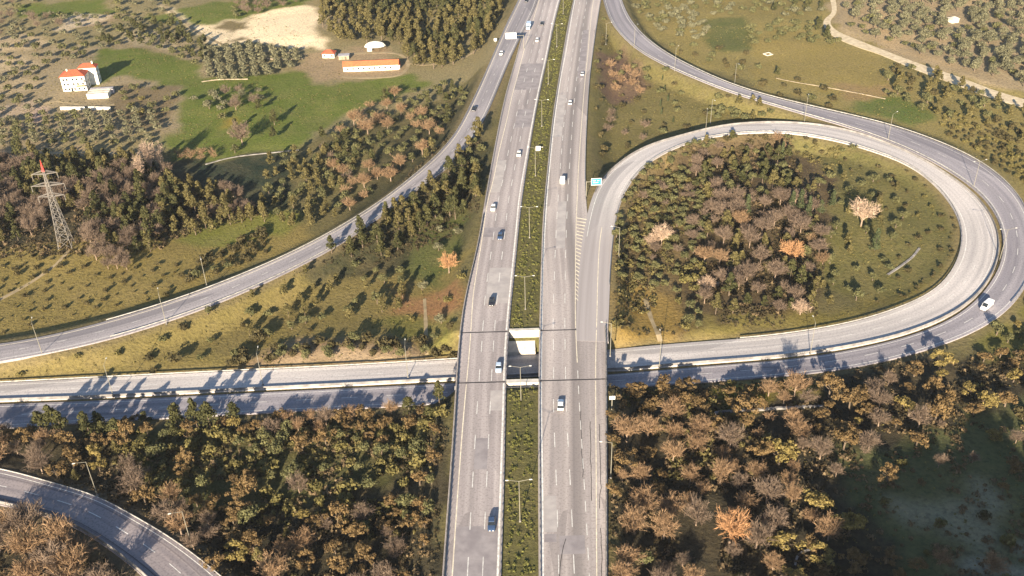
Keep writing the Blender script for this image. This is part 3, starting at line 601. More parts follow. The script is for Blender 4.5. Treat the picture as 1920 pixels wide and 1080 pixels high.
# ------------------------------------------------------------------ barriers
POSTM = MB().box((0, 0, .35), (.12, .12, 1.0)).mesh('post'); POSTM.materials.append(MT['post'])
def barrier(name, P, label, cat, kind='rail', dz=0.0, post_gap=4.0, h=.85, group='barriers along the road edges'):
    s = np.concatenate([[0], np.cumsum(np.linalg.norm(np.diff(P[:, :2], axis=0), axis=1))])
    t = np.arange(0, s[-1], 3.0); Q = np.stack([np.interp(t, s, P[:, i]) for i in range(3)], 1); Q[:, 2] += dz
    T = np.gradient(Q[:, :2], axis=0); T /= np.linalg.norm(T, axis=1)[:, None]; nr = np.stack([T[:, 1], -T[:, 0]], 1)
    root = empty(name, tuple(Q[len(Q)//2])); o0 = Q[len(Q)//2]
    prof = [(-.06, h-.35), (.06, h-.35), (.1, h-.2), (.06, h), (-.06, h)] if kind == 'rail' else [(-.24, -.6), (.24, -.6), (.24, .12), (.08, h), (-.08, h), (-.24, .12)]
    n, k = len(Q), len(prof); V = []
    for i in range(n):
        for (u, v) in prof: V.append((Q[i, 0]+nr[i, 0]*u-o0[0], Q[i, 1]+nr[i, 1]*u-o0[1], Q[i, 2]+v-o0[2]))
    Fs = [(i*k+j, i*k+(j+1) % k, (i+1)*k+(j+1) % k, (i+1)*k+j) for i in range(n-1) for j in range(k)]
    me = npmesh('rail', V, Fs); me.materials.append(MT['rail'] if kind == 'rail' else MT['concrete'])
    link('guard_rail' if kind == 'rail' else 'concrete_wall', me, root)
    if post_gap:
        t = np.arange(0, s[-1], post_gap); Pp = np.stack([np.interp(t, s, P[:, i]) for i in range(3)], 1); Pp[:, 2] += dz+(0 if kind == 'rail' else h-.35)
        pr = project(Pp); vis = (pr[:, 0] > -60) & (pr[:, 0] < 1980) & (pr[:, 1] > -40) & (pr[:, 1] < 1120); Pp, pr = Pp[vis], pr[vis]
        od = np.argsort(pr[:, 2])
        for q in Pp[od[:100]]:
            o = link('post', POSTM, root); o.location = tuple(q-o0)
        rest = Pp[od[100:]]
        if len(rest):
            m = MB()
            for q in rest: m.box(tuple(q-o0+np.array([0, 0, .35])), (.12, .12, 1.0))
            tag(m.build('post', MT['post'], root), kind='stuff')
    tag(root, label, cat, group); return root
hl, hr = ROADS['highway_left'], ROADS['highway_right']
def inset(E, other, d):
    v = other[:, :2]-E[:, :2]; v /= np.linalg.norm(v, axis=1)[:, None]+1e-9; q = E.copy(); q[:, :2] += v*d; return q
cl = lambda P, y0, y1: P[(P[:, 1] > y0) & (P[:, 1] < y1)]
barrier('parapet', cl(inset(hl['a'], hl['b'], .4), 90, 345), 'concrete parapet with posts on the outer edge of the oncoming carriageway', 'parapet', 'wall', post_gap=2.5)
barrier('guard_rail', cl(inset(hl['a'], hl['b'], .4), 348, 560), 'outer guard rail of the oncoming carriageway beyond the tree belt', 'guard rail', post_gap=4)
barrier('guard_rail', cl(inset(hl['b'], hl['a'], .35), 90, 640), 'guard rail on the median side of the oncoming carriageway', 'guard rail', post_gap=2.8)
barrier('guard_rail', cl(inset(hr['a'], hr['b'], .35), 90, 640), 'guard rail on the median side of the outgoing carriageway', 'guard rail', post_gap=2.8)
barrier('parapet', cl(inset(hr['b'], hr['a'], .4), 90, at(1138, 600, HW)[1]), 'concrete parapet with posts on the outer edge of the outgoing carriageway', 'parapet', 'wall', post_gap=2.5)
barrier('guard_rail', cl(inset(hr['b'], hr['a'], .3), at(1099, 380, HW)[1], 660), 'guard rail on the verge side of the outgoing carriageway past the gore', 'guard rail', post_gap=4)
barrier('guard_rail', inset(cr['b'], cr['a'], .3)[30:430], 'guard rail following the inner edge of the loop ramp', 'guard rail', dz=.02)
barrier('concrete_barrier', inset(cr['a'], cr['b'], .35)[92:655], 'concrete barrier between the loop ramp and the outer ramp', 'concrete barrier', 'wall', post_gap=0, h=.8)
barrier('guard_rail', inset(orr['a'], orr['b'], .3)[40:420], 'guard rail on the inner edge of the outer ramp', 'guard rail')
barrier('guard_rail', inset(orr['b'], orr['a'], .3)[20:430], 'guard rail on the outer edge of the long outer ramp', 'guard rail')
barrier('guard_rail', inset(ROADS['left_ramp']['a'], ROADS['left_ramp']['b'], .3)[60:385], 'cream guard rail on the field side of the exit ramp', 'guard rail')
barrier('guard_rail', inset(ROADS['left_ramp']['b'], ROADS['left_ramp']['a'], .3)[60:350], 'guard rail on the highway side of the exit ramp', 'guard rail')
barrier('guard_rail', inset(cr['b'], cr['a'], .3)[500:], 'guard rail on the far edge of the crossroad', 'guard rail')
barrier('concrete_barrier', inset(ROADS['curved_ramp']['b'], ROADS['curved_ramp']['a'], .5), 'concrete barrier on the inside of the dark curved ramp', 'concrete barrier', 'wall', post_gap=0)
barrier('guard_rail', inset(ROADS['curved_ramp']['a'], ROADS['curved_ramp']['b'], .3), 'white guard rail on the lamp side of the dark curved ramp', 'guard rail', post_gap=2.8)

# ------------------------------------------------------------------ lamps
def lamp(px, py, z, label, ang, double=False, h=13.5):
    p = at(px, py, z) if z is not None else ground(px, py)
    r = empty('street_lamp', tuple(p), ang)
    MB().bar((0, 0, 0), (0, 0, h), .12, .07, 8).build('pole', MT['lamp_metal'], r)
    MB().box((0, 0, .2), (.5, .5, .4)).build('base', MT['concrete'], r)
    for s in ((1, -1) if double else (1,)):
        MB().bar((0, 0, h-.1), (s*2.6, 0, h+.45), .05, .045, 6).build('arm', MT['lamp_metal'], r)
        MB().box((s*2.95, 0, h+.46), (.8, .28, .15), taper=.7).build('lamp_head', MT['lamp_head'], r)
    tag(r, label, 'street lamp', 'street lamps beside the roads')
for i, (px, py) in enumerate([(975, 978), (977, 754), (985, 580), (993, 446), (1004, 330), (1016, 237), (1028, 158), (1044, 88), (1056, 26)]):
    o = ['nearest', 'second', 'third', 'fourth', 'fifth', 'sixth', 'seventh', 'eighth', 'farthest'][i]
    lamp(px, py, None if i != 1 else 6.5, '%s of the double armed lamps along the highway median' % o, .02-.03*i, True, 13 if i else 14)
A_SIDE = 'single armed lamp '
for px, py, z, lb, an in [
    (80, 665, None, 'at the near edge of the exit ramp, farthest from the highway', 1.9), (312, 608, None, 'at the near edge of the exit ramp below the bush dotted field', 1.9),
    (388, 537, None, 'on the field side of the exit ramp', -1.2), (213, 744, .2, 'on the crossroad divider, farther from the bridge', 1.6),
    (493, 722, .2, 'on the crossroad divider, second from the bridge', 1.6), (765, 708, .2, 'on the crossroad divider just before the bridge', 1.6),
    (183, 930, None, 'beside the curved dark ramp, upper of two', 3.5), (360, 1025, None, 'beside the curved dark ramp, lower of two', 3.5),
    (1519, 664, .2, 'between the loop ramp and outer ramp near the crossroad', 1.6), (1236, 690, .2, 'on the crossroad divider past the bridge', 1.6),
    (1665, 262, None, 'between the two ramps at the top of the loop', .6), (1508, 229, None, 'on the verge where loop and outer ramp meet', 1.2),
    (1377, 161, None, 'on the grass side of the outer ramp by a bush clump', -1.4), (1332, 231, None, 'on the verge just outside the loop ramp', -1.4),
    (1265, 133, None, 'on the inner verge of the outer ramp', 1.0), (1189, 90, None, 'at the start of the outer ramp near the highway', .9),
    (1322, 258, None, 'at the inside edge of the loop ramp where it turns', 1.4), (1145, 896, None, 'outside the outgoing carriageway beside the dark wood', 3.14),
    (1160, 482, None, 'on the inner verge where the loop ramp joins the highway', 3.0), (1144, 668, 6.8, 'at the outer edge of the bridge', 3.0),
    (1136, 84, None, 'on the verge between highway and outer ramp', .2)]:
    lamp(px, py, z, A_SIDE+lb, an, False, 12.5)
lamp(1825, 352, None, 'double armed lamp between the ramps at the shoulder of the loop', .3, True, 12)
lamp(1874, 488, None, 'double armed lamp on the divider at the far bend of the loop', .1, True, 13)

# ------------------------------------------------------------------ signs
def sign(px, py, z, w, h, ph, mat, label, ang=0.0, cantilever=0.0, marks=None):
    p = at(px, py, z) if z is not None else ground(px, py); r = empty('road_sign', tuple(p), ang)
    MB().bar((0, 0, 0), (0, 0, ph), .16, .14, 8).build('post', MT['lamp_metal'], r)
    if cantilever:
        MB().bar((0, 0, ph-.3), (cantilever, 0, ph-.3), .12, .1, 6).build('arm', MT['lamp_metal'], r)
        cx = cantilever
    else:
        cx = 0.0
        if w > 2.5: MB().bar((w*.35, .1, 0), (w*.35, .1, ph), .12, .12, 6).build('post', MT['lamp_metal'], r)
    zc = ph-.3 if cantilever else ph-h/2
    bd = MB().box((cx, -.22, zc), (w, .1, h)).build('sign_board', MT['white_sign'], r)
    if mat is not MT['white_sign']:
        MB().box((cx, -.285, zc), (w-.35, .03, h-.35)).build('sign_face', mat, bd)
        m = MB()
        for (u, v, a, b) in (marks or []): m.box((cx+u, -.31, zc+v), (a, .02, b))
        if marks: m.build('sign_marking', MT['white_sign'], bd)
    tag(r, label, 'road sign'); return r
sign(1099, 371, None, 4.2, 3.0, 7.5, MT['green_sign'], 'green road sign on a cantilever arm at the loop ramp gore', .05, 4.0, [(-.9, .5, 1.2, .22), (.7, .5, .9, .22), (-.3, -.35, 2.2, .2)])
sign(982, 92, 6.9, 6.0, 3.4, 8.2, MT['white_sign'], 'large white board on a cantilever over the exit ramp', 0, -7.0)
sign(1009, 283, None, 2.0, 2.2, 2.4, MT['white_sign'], 'small white square sign in the grassy median', 0)
sign(1147, 768, None, 1.6, 1.2, 5.2, MT['green_sign'], 'small green and white sign beside the outgoing carriageway', 0, 0, [(0, 0, .7, .2)])
sign(929, 80, 6.5, 1.6, 1.6, 2.6, MT['white_sign'], 'small pale sign on the wooded verge of the exit ramp', 0)

# ------------------------------------------------------------------ vehicles
def carmesh(L, W, prof_low, roofline):
    """lofted body: stations along y (length) of (y, half width, z bottom, z belt); roof stations (y, half width, z)"""
    m = MB(); ring = []
    for (y, hw, zb, zt) in prof_low:
        n = len(m.v); m.v += [(-hw*.9, y, zb), (-hw, y, zb+.18), (-hw, y, zt-.12), (-hw*.88, y, zt), (hw*.88, y, zt), (hw, y, zt-.12), (hw, y, zb+.18), (hw*.9, y, zb)]; ring.append(n)
    for a, b in zip(ring, ring[1:]):
        for i in range(8): m.f.append((a+i, a+(i+1) % 8, b+(i+1) % 8, b+i))
    m.f.append(tuple(ring[0]+i for i in range(8))[::-1]); m.f.append(tuple(ring[-1]+i for i in range(8)))
    return m
def make_car(name, paint, kind='car'):
    r = empty(name, (0, 0, 0))
    if kind == 'car':
        low = [(-2.2, .72, .38, .78), (-2.1, .84, .28, .92), (-1.5, .9, .24, .98), (.9, .9, .24, .98), (1.6, .88, .24, .9), (2.1, .8, .28, .78), (2.25, .68, .38, .66)]
        cab = [(-1.95, -1.35, .8), (.95, .2, .8)]; zt, zr = .97, 1.45; L = 4.5; wy = (-1.35, 1.4)
    elif kind == 'van':
        low = [(-2.6, .9, .38, 1.9), (-2.5, .95, .28, 2.1), (.9, .95, .26, 2.1), (1.35, .95, .26, 1.7), (1.8, .93, .26, 1.15), (2.5, .86, .3, 1.0), (2.6, .78, .4, .8)]
        cab = None; zt = zr = 2.1; wy = (-1.7, 1.7)
    else:
        low = [(-3.6, 1.15, .9, 2.9), (-3.55, 1.2, .8, 3.0), (1.6, 1.2, .8, 3.0), (1.62, 1.05, .5, 2.2), (3.1, 1.05, .45, 2.2), (3.5, 1.0, .45, 1.5), (3.6, .95, .5, 1.3)]
        cab = None; zt = zr = 3.0; wy = (-2.2, 2.4)
    body = carmesh(0, 0, low, None).build('body', paint, r)
    if cab:
        m = MB(); n = 0
        (y0, y1, hw), (y3, y2, _) = cab[0], cab[1]
        hw = .84; rw = .66
        m.v += [(-hw, y0, zt), (hw, y0, zt), (rw, y1, zr-.05), (-rw, y1, zr-.05), (-rw, y2, zr-.05), (rw, y2, zr-.05), (hw, y3, zt), (-hw, y3, zt)]
        m.f += [(0, 1, 2, 3), (3, 2, 5, 4), (4, 5, 6, 7), (0, 3, 4, 7), (1, 6, 5, 2)]
        m.build('window', MT['glass'], r)
        MB().box((0, (y1+y2)/2, zr-.02), (rw*2+.06, (y2-y1)+.1, .08), taper=.9).build('roof', paint, r)
    else:
        fy = low[-3][0] if kind == 'van' else low[-2][0]
        a = (.95, 1.0) if kind == 'van' else (1.0, 1.0)
        if kind == 'van': MB().face  # windscreen follows the sloping nose
        m = MB()
        if kind == 'van': m.face([(-.78, .98, 2.07), (.78, .98, 2.07), (.8, 1.78, 1.2), (-.8, 1.78, 1.2)][::-1])
        else: m.face([(-.9, 3.14, 2.12), (.9, 3.14, 2.12), (.9, 3.5, 1.58), (-.9, 3.5, 1.58)][::-1])
        for v in range(len(m.v)): m.v[v] = (m.v[v][0], m.v[v][1]+.03, m.v[v][2]+.03)
        m.build('windscreen', MT['glass'], r)
        for s in (-1, 1):
            yb = .55 if kind == 'van' else 2.3
            MB().box((s*(.955 if kind == 'van' else 1.055), yb, 1.55 if kind == 'van' else 1.75), (.03, 1.0, .45)).build('window', MT['glass'], r)
    hwl = low[3][1]
    for y in wy:
        for s in (-1, 1):
            w = MB().bar((s*(hwl-.2), y, .33), (s*(hwl+.01), y, .33), .33, .33, 14).build('wheel', MT['tyre'], r)
            MB().bar((s*(hwl+.01), y, .33), (s*(hwl+.025), y, .33), .18, .16, 10).build('rim', MT['rail'], w)
    f, bk = low[-1], low[0]
    for s in (-1, 1):
        MB().box((s*.55*f[1], f[0]-.03, f[3]-.12), (.3, .12, .14)).build('headlight', MT['lamp_lens'], r)
        MB().box((s*.7*bk[1], bk[0]+.0, bk[3]-.22), (.24, .1, .16)).build('tail_light', MT['tail'], r)
    return r
def paintm(name, c): return newmat(name, c, .3, .5)
PW, PB, PBL, PSB, PS = paintm('white_car_paint', (.85, .84, .82)), paintm('black_car_paint', (.02, .022, .03)), paintm('dark_blue_car_paint', (.04, .07, .14)), paintm('pale_blue_car_paint', (.45, .55, .68)), paintm('silver_car_paint', (.5, .5, .52))
def heading(P, p):
    k = int(np.argmin(np.hypot(P[:, 0]-p[0], P[:, 1]-p[1]))); k = min(max(k, 1), len(P)-2); t = P[k+1]-P[k-1]; return math.atan2(t[1], t[0])-math.pi/2, P[k, 2]
HN = ROADS['highway_left']['c']; HR = ROADS['highway_right']['c']
for px, py, rd, paint, kind, rev, lb in [
    (922, 985, 'highway_left', PBL, 'car', 1, 'dark blue car closest to the camera on the oncoming carriageway'),
    (935, 692, 'highway_left', PSB, 'car', 1, 'pale blue car crossing the bridge toward the camera'),
    (922, 568, 'highway_left', PB, 'car', 1, 'black car just beyond the bridge on the oncoming carriageway'),
    (938, 445, 'highway_left', PBL, 'car', 1, 'dark blue car in the median side lane behind the black one'),
    (925, 392, 'highway_left', PW, 'car', 1, 'white car in the outer lane of the oncoming carriageway beside the tree belt'),
    (973, 291, 'highway_left', PW, 'car', 1, 'white car hugging the median line on the oncoming carriageway'),
    (1007, 77, 'highway_left', PW, 'car', 1, 'small far white car past the exit ramp board'),
    (1016, 46, 'highway_left', PB, 'car', 1, 'farthest black car on the oncoming carriageway'),
    (991, 53, 'highway_left', PSB, 'truck', 1, 'pale blue lorry at the tip of the exit ramp gore'),
    (940, 102, 'left_ramp', PW, 'car', 1, 'white car on the exit ramp below the white board'),
    (889, 206, 'left_ramp', PB, 'car', 1, 'black car halfway down the exit ramp'),
    (987, 3, 'left_ramp', PB, 'car', 1, 'black car at the very top of the exit ramp'),
    (1051, 762, 'highway_right', PW, 'car', 0, 'white car closest to the camera on the outgoing carriageway'),
    (1055, 341, 'highway_right', PW, 'van', 0, 'white van on the outgoing carriageway before the loop ramp gore'),
    (1069, 194, 'highway_right', PW, 'car', 0, 'white car ahead of the white van on the outgoing carriageway'),
    (1092, 140, 'highway_right', PS, 'car', 0, 'silver car in the verge side lane of the outgoing carriageway'),
    (1849, 577, 'outer_ramp', PW, 'van', 1, 'white van alone on the outer ramp at the bend')]:
    P = ROADS[rd]['c']; p = at(px, py, P[int(len(P)*.5)][2] if rd.startswith('high') else 7 if rd == 'left_ramp' else .6)
    a, z = heading(P, p); p = at(px, py, z)
    r = make_car({'car': 'car', 'van': 'van', 'truck': 'lorry'}[kind], paint, kind)
    sc = 1.08; r.location = (p[0], p[1], z+(.04 if rd == 'left_ramp' else .01)); r.rotation_euler = (0, 0, a+(math.pi if rev and rd != 'left_ramp' else 0) + (math.pi if rd == 'left_ramp' else 0))
    if rd == 'outer_ramp': r.rotation_euler = (0, 0, a); sc = 1.12
    if rd == 'left_ramp': r.rotation_euler = (0, 0, a+math.pi)
    r.scale = (sc, sc, sc)
    tag(r, lb, {'car': 'car', 'van': 'van', 'truck': 'lorry'}[kind], 'vehicles on the roads')

# ------------------------------------------------------------------ buildings
def px2m(px, py, z=0): p = ground(px, py); return project(p)[2]/F_PX
def hip(w, d, h, ov=.5, z=0.0, ridge=None):
    m = MB(); W, D = w/2+ov, d/2+ov; r = max(W-D, .01) if ridge is None else ridge
    a = [(-W, -D, z), (W, -D, z), (W, D, z), (-W, D, z), (-r, 0, z+h), (r, 0, z+h)]
    m.v = a+[(x, y, z-.18) for x, y, _ in a[:4]]; m.f = [(0, 1, 5, 4), (1, 2, 5), (2, 3, 4, 5), (3, 0, 4), (6, 7, 1, 0), (7, 8, 2, 1), (8, 9, 3, 2), (9, 6, 0, 3), (9, 8, 7, 6)]
    return m
def shift(m, dx, dy, dz=0): m.v = [(x+dx, y+dy, z+dz) for x, y, z in m.v]; return m
def window(r, x, y, z, w, h, side='f', mat='glass'):
    if side == 'f': o = MB().box((x, y-.03, z), (w, .08, h)).build('window', MT[mat], r); MB().box((x, y-.09, z-h/2-.08), (w+.3, .3, .1)).build('sill', MT['concrete_w'], o)
    else: o = MB().box((x+.03, y, z), (.08, w, h)).build('window', MT[mat], r)
# apartment house
p = ground(142, 171); r = empty('apartment_house', tuple(p), .10); r.scale = (.84, .84, .9)
MB().box((0, 5, 4.6), (15, 10, 9.2)).build('wall', MT['wall_w'], r)
hip(15, 10, 2.4, .6, 9.25).v
shift(hip(15, 10, 2.6, .6, 9.3), 0, 5).build('roof', MT['roof_red'], r)
MB().box((7.2, 13.2, 5.4), (11, 6.3, 10.8)).build('wall', MT['wall_w'], r)
rf = shift(hip(11, 6.3, 2.0, .5, 10.9), 7.2, 13.2).build('roof', MT['roof_red'], r)
MB().box((-3.5, 4.5, 11.6), (.8, .8, 2.0)).build('chimney', MT['wall_w'], rf); MB().box((10.5, 13, 13.2), (.8, .8, 1.6)).build('chimney', MT['wall_w'], rf)
for zf in (1.5, 4.5, 7.4):
    for x in (-5.8, -3.6, 0, 2.6, 5.8): window(r, x, 0, zf, 1.1, 1.2)
    for y in (2.5, 6.5): window(r, 7.5, y, zf, 1.1, 1.2, 's')
    for y in (11.8, 14.4): window(r, 12.7, y, zf+.8, 1.0, 1.2, 's')
for zf in (3.0, 6.0):
    b = MB().box((4.3, -.75, zf), (5.4, 1.5, .18)).build('balcony', MT['concrete_w'], r); MB().box((4.3, -1.46, zf+.55), (5.4, .06, .9)).build('balustrade', MT['roof_orange'] if zf < 4 else MT['concrete_w'], b)
window(r, -1.8, 0, 1.15, 1.2, 2.2)
tag(r, 'white rendered apartment house with red hipped roofs and a long shadow on the green field', 'house')
p = ground(184, 185); r = empty('storage_shed', tuple(p), .08)
MB().box((0, 3.2, 1.3), (11, 6.4, 2.6)).build('wall', MT['wall_w'], r)
for i in range(3): MB().box((.4*i, .6+2.3*i, 2.75+.28*i), (11.6, 1.5, .12)).build('roof_panel', MT['concrete_w'] if i < 3 else MT['roof_grey'], r)
MB().box((.8, 7.4, 3.2), (12, 1.9, .14)).build('roof_panel', MT['roof_grey'], r)
MB().box((1, 7.4, 1.5), (11.6, 1.8, 3.1)).build('back_wall', MT['roof_grey'], r)
tag(r, 'low shed with striped white roof panels beside the white apartment house', 'shed')
for (x0, x1), lb in (((114, 160), 'white garden wall left of the gap, below the apartment house'), ((167, 208), 'white garden wall right of the gap, below the striped shed')):
    a, b = ground(x0, 206), ground(x1, 206); c = (a+b)/2; r = empty('garden_wall', tuple(c), math.atan2(b[1]-a[1], b[0]-a[0])); L = np.hypot(*(b-a)[:2])
    MB().box((0, 0, .7), (L, .3, 1.9)).build('wall_face', MT['wall_w'], r); MB().box((0, 0, 1.72), (L+.1, .45, .12)).build('coping', MT['concrete_w'], r); tag(r, lb, 'wall')
# long barn with an orange roof
p = ground(696, 133); r = empty('long_barn', tuple(p), .05)
MB().box((0, 3.5, 1.6), (31, 7, 3.2)).build('wall', MT['wall_w'], r)
m = MB(); m.v = [(-15.9, -.5, 3.1), (15.9, -.5, 3.1), (15.9, 3.5, 5.0), (-15.9, 3.5, 5.0), (15.9, 7.5, 3.1), (-15.9, 7.5, 3.1), (-15.9, -.5, 2.95), (15.9, -.5, 2.95), (15.9, 7.5, 2.95), (-15.9, 7.5, 2.95)]
m.f = [(0, 1, 2, 3), (3, 2, 4, 5), (6, 7, 1, 0), (8, 9, 5, 4), (9, 8, 7, 6), (0, 3, 5, 9, 6), (7, 8, 4, 2, 1)]; m.build('roof', MT['roof_orange'], r)
for x in range(-13, 14, 3): window(r, x, 0, 1.7, 1.0, .9)
d = MB().box((-14.7, -.04, 1.1), (1.1, .08, 2.1)).build('door', MT['roof_grey'], r)
tag(r, 'long low barn with a bright orange roof beside the green field', 'barn')
p = ground(744, 130); r = empty('small_barn', tuple(p), .05)
MB().box((0, 2.6, 1.3), (3.6, 5, 2.6)).build('wall', MT['wall_w'], r); shift(hip(3.6, 5, 1.0, .3, 2.65, .2), 0, 2.6).build('roof', MT['roof_red'], r); MB().box((0, -.0, 1.0), (1.1, .1, 2.0)).build('door', MT['roof_red'], r)
tag(r, 'small red roofed outbuilding at the end of the long orange barn', 'shed')
p = ground(704, 97); r = empty('white_tent', tuple(p), .12)
m = MB(); n = 10; W, D = 6.4, 3.4
for j, (rr_, z) in enumerate(((1, 2.4), (.82, 3.9), (.45, 5.0), (.02, 5.4))):
    for i in range(n): t = 2*math.pi*i/n; m.v.append((W*rr_*math.cos(t), 3+D*rr_*math.sin(t), z+(.25*math.sin(3*t) if j == 1 else 0)))
for j in range(3):
    for i in range(n): m.f.append((j*n+i, j*n+(i+1) % n, (j+1)*n+(i+1) % n, (j+1)*n+i))
m.build('canopy', MT['wall_w'], r)
for i in range(0, n, 2): t = 2*math.pi*i/n; MB().bar((W*.94*math.cos(t), 3+D*.94*math.sin(t), 0), (W*.94*math.cos(t), 3+D*.94*math.sin(t), 2.5), .12).build('post', MT['trunk'], r)
MB().box((-3.5, 2.6, .95), (3, 2.6, 1.9)).build('store_box', MT['wall_w'], r)
tag(r, 'white domed canopy on posts behind the long orange barn', 'canopy')
p = ground(616, 109); r = empty('farm_cottage', tuple(p), -.1)
MB().box((0, 2.5, 1.3), (7, 5, 2.6)).build('wall', MT['wall_w'], r); shift(hip(7, 5, 1.7, .4, 2.65), 0, 2.5).build('roof', MT['roof_red'], r)
for x in (-2.2, 2.2): window(r, x, 0, 1.4, 1, 1)
MB().box((0, -.04, 1.0), (1, .08, 2)).build('door', MT['roof_grey'], r); tag(r, 'small white cottage with a faded red roof near the sand pit', 'cottage')
p = ground(645, 112); r = empty('stone_shed', tuple(p), .05)
MB().box((0, 2, 1.1), (6, 4, 2.2)).build('wall', MT['stone'], r); MB().box((0, 2, 2.3), (6.5, 4.5, .16)).build('roof', MT['roof_grey'], r); MB().box((1, -.04, .9), (1, .08, 1.8)).build('door', MT['trunk'], r)
tag(r, 'flat grey roofed stone shed between the cottage and the orange barn', 'shed')
p = ground(1791, 43); r = empty('field_hut', tuple(p), .3)
MB().box((0, 2, 1.2), (5, 4, 2.4)).build('wall', MT['wall_w'], r); shift(hip(5, 4, 1.1, .4, 2.45), 0, 2).build('roof', MT['concrete_w'], r); MB().box((0, -.04, 1), (1, .08, 2)).build('door', MT['roof_grey'], r)
tag(r, 'tiny white hut among the olive trees above the dirt track', 'hut')
p = ground(1440, 102); r = empty('ruined_foundation', tuple(p), .5); r.scale = (.7, .7, .5)
for x, y, w, d in ((0, -2.5, 6, .5), (0, 2.5, 6, .5), (-2.8, 0, .5, 4.4), (2.8, .8, .5, 2.8)): MB().box((x, y, .4), (w, d, 1.1)).build('wall', MT['concrete_w'], r)
tag(r, 'roofless pale square foundation in the grass field', 'ruin')
def low_wall(pts, name, label, w=.5, h=.7, mat='stone', cat='wall'):
    P = catmull([ground(*q) for q in pts], 60); P[:, 2] = hgt(P[:, 0], P[:, 1]); c = P[30].copy()
    T = np.gradient(P[:, :2], axis=0); T /= np.linalg.norm(T, axis=1)[:, None]; nr = np.stack([T[:, 1], -T[:, 0]], 1)*w/2
    V = []; rs = np.random.RandomState(len(pts)+int(pts[0][0]))
    for i in range(60):
        hh = h*(.8+.4*rs.rand())
        for s, z in ((-1, -.5), (-1, hh), (1, hh), (1, -.5)): V.append((P[i, 0]+s*nr[i, 0]-c[0], P[i, 1]+s*nr[i, 1]-c[1], P[i, 2]+z-c[2]))
    Fs = [(i*4+j, i*4+(j+1) % 4, (i+1)*4+(j+1) % 4, (i+1)*4+j) for i in range(59) for j in range(4)]
    me = npmesh(name, V, Fs); me.materials.append(MT[mat]); o = link(name, me); o.location = tuple(c); tag(o, label, cat)
low_wall([(385, 309), (430, 297), (480, 290), (560, 282)], 'stone_wall', 'low pale stone wall across the dark green field', .4, .4, 'concrete')
low_wall([(378, 154), (410, 150), (465, 149)], 'stone_wall', 'short dry stone wall under the orchard terrace', .5, .5)
low_wall([(478, 109), (520, 112), (568, 111)], 'stone_wall', 'pale wall between the sand pit and the farm', .6, .7)
low_wall([(1664, 516), (1688, 500), (1710, 483), (1724, 466)], 'drain_channel', 'curved pale concrete drain kerb on the grass inside the loop', .8, .35, 'concrete', 'drain')
low_wall([(1340, 776), (1380, 772), (1447, 768), (1545, 764)], 'stone_wall', 'low broken wall at the edge of the wood below the outer ramp', .7, .7, 'concrete')
low_wall([(1490, 1062), (1500, 1040), (1545, 1022)], 'stone_wall', 'short pale wall in the shaded wood beside the clearing', .5, .5, 'concrete')
low_wall([(1455, 147), (1500, 156), (1570, 168), (1660, 186)], 'stone_wall', 'thin dry stone wall between the two grass fields above the outer ramp', .3, .3)
# pylon
p = ground(125, 461); r = empty('power_pylon', tuple(p), .15); HT = 37.5
def hwid(z): return 2.6+(.35-2.6)*min(1, z/31.0)**.85
lv = [0, 4, 7.6, 10.8, 13.6, 16.2, 18.6, 20.8, 22.8, 24.8, 26.8, 28.8, 31, 33]
for s in ((1, 1), (1, -1), (-1, -1), (-1, 1)):
    m = MB()
    for a, b in zip(lv, lv[1:]): m.bar((s[0]*hwid(a), s[1]*hwid(a), a-.3), (s[0]*hwid(b), s[1]*hwid(b), b-.3+.3*(b == 33)), .1, .1, 4)
    m.build('leg', MT['steel'], r)
m = MB()
for a, b in zip(lv, lv[1:]):
    wa, wb = hwid(a), hwid(b); q = [(1, 1), (1, -1), (-1, -1), (-1, 1)]
    for i in range(4):
        s, t = q[i], q[(i+1) % 4]
        m.bar((s[0]*wa, s[1]*wa, a), (t[0]*wb, t[1]*wb, b), .07, .07, 4); m.bar((t[0]*wa, t[1]*wa, a), (s[0]*wb, s[1]*wb, b), .07, .07, 4); m.bar((s[0]*wb, s[1]*wb, b), (t[0]*wb, t[1]*wb, b), .07, .07, 4)
m.build('lattice', MT['steel'], r)
m = MB(); m.v = [(-.5, -.5, 32.6), (.5, -.5, 32.6), (.5, .5, 32.6), (-.5, .5, 32.6), (0, 0, HT)]; m.f = [(0, 1, 4), (1, 2, 4), (2, 3, 4), (3, 0, 4), (3, 2, 1, 0)]; m.build('peak', MT['red_paint'], r)
for z, l in ((31.5, 4.6), (26.6, 6.0), (22, 4.8)):
    a = MB()
    for s in (-1, 1):
        for y in (-.5, .5): a.bar((0, y, z), (s*l, 0, z+.2), .14, .1, 4); a.bar((0, y, z+1.5), (s*l, 0, z+.25), .1, .08, 4)
    a = a.build('cross_arm', MT['steel'], r)
    for s in (-1, 1): MB().bar((s*l, 0, z+.1), (s*l, 0, z-2.2), .14, .14, 6).build('insulator', MT['glass'] if 0 else MT['steel'], a)
tag(r, 'steel lattice power pylon with a red tip rising from the dark wood', 'pylon')

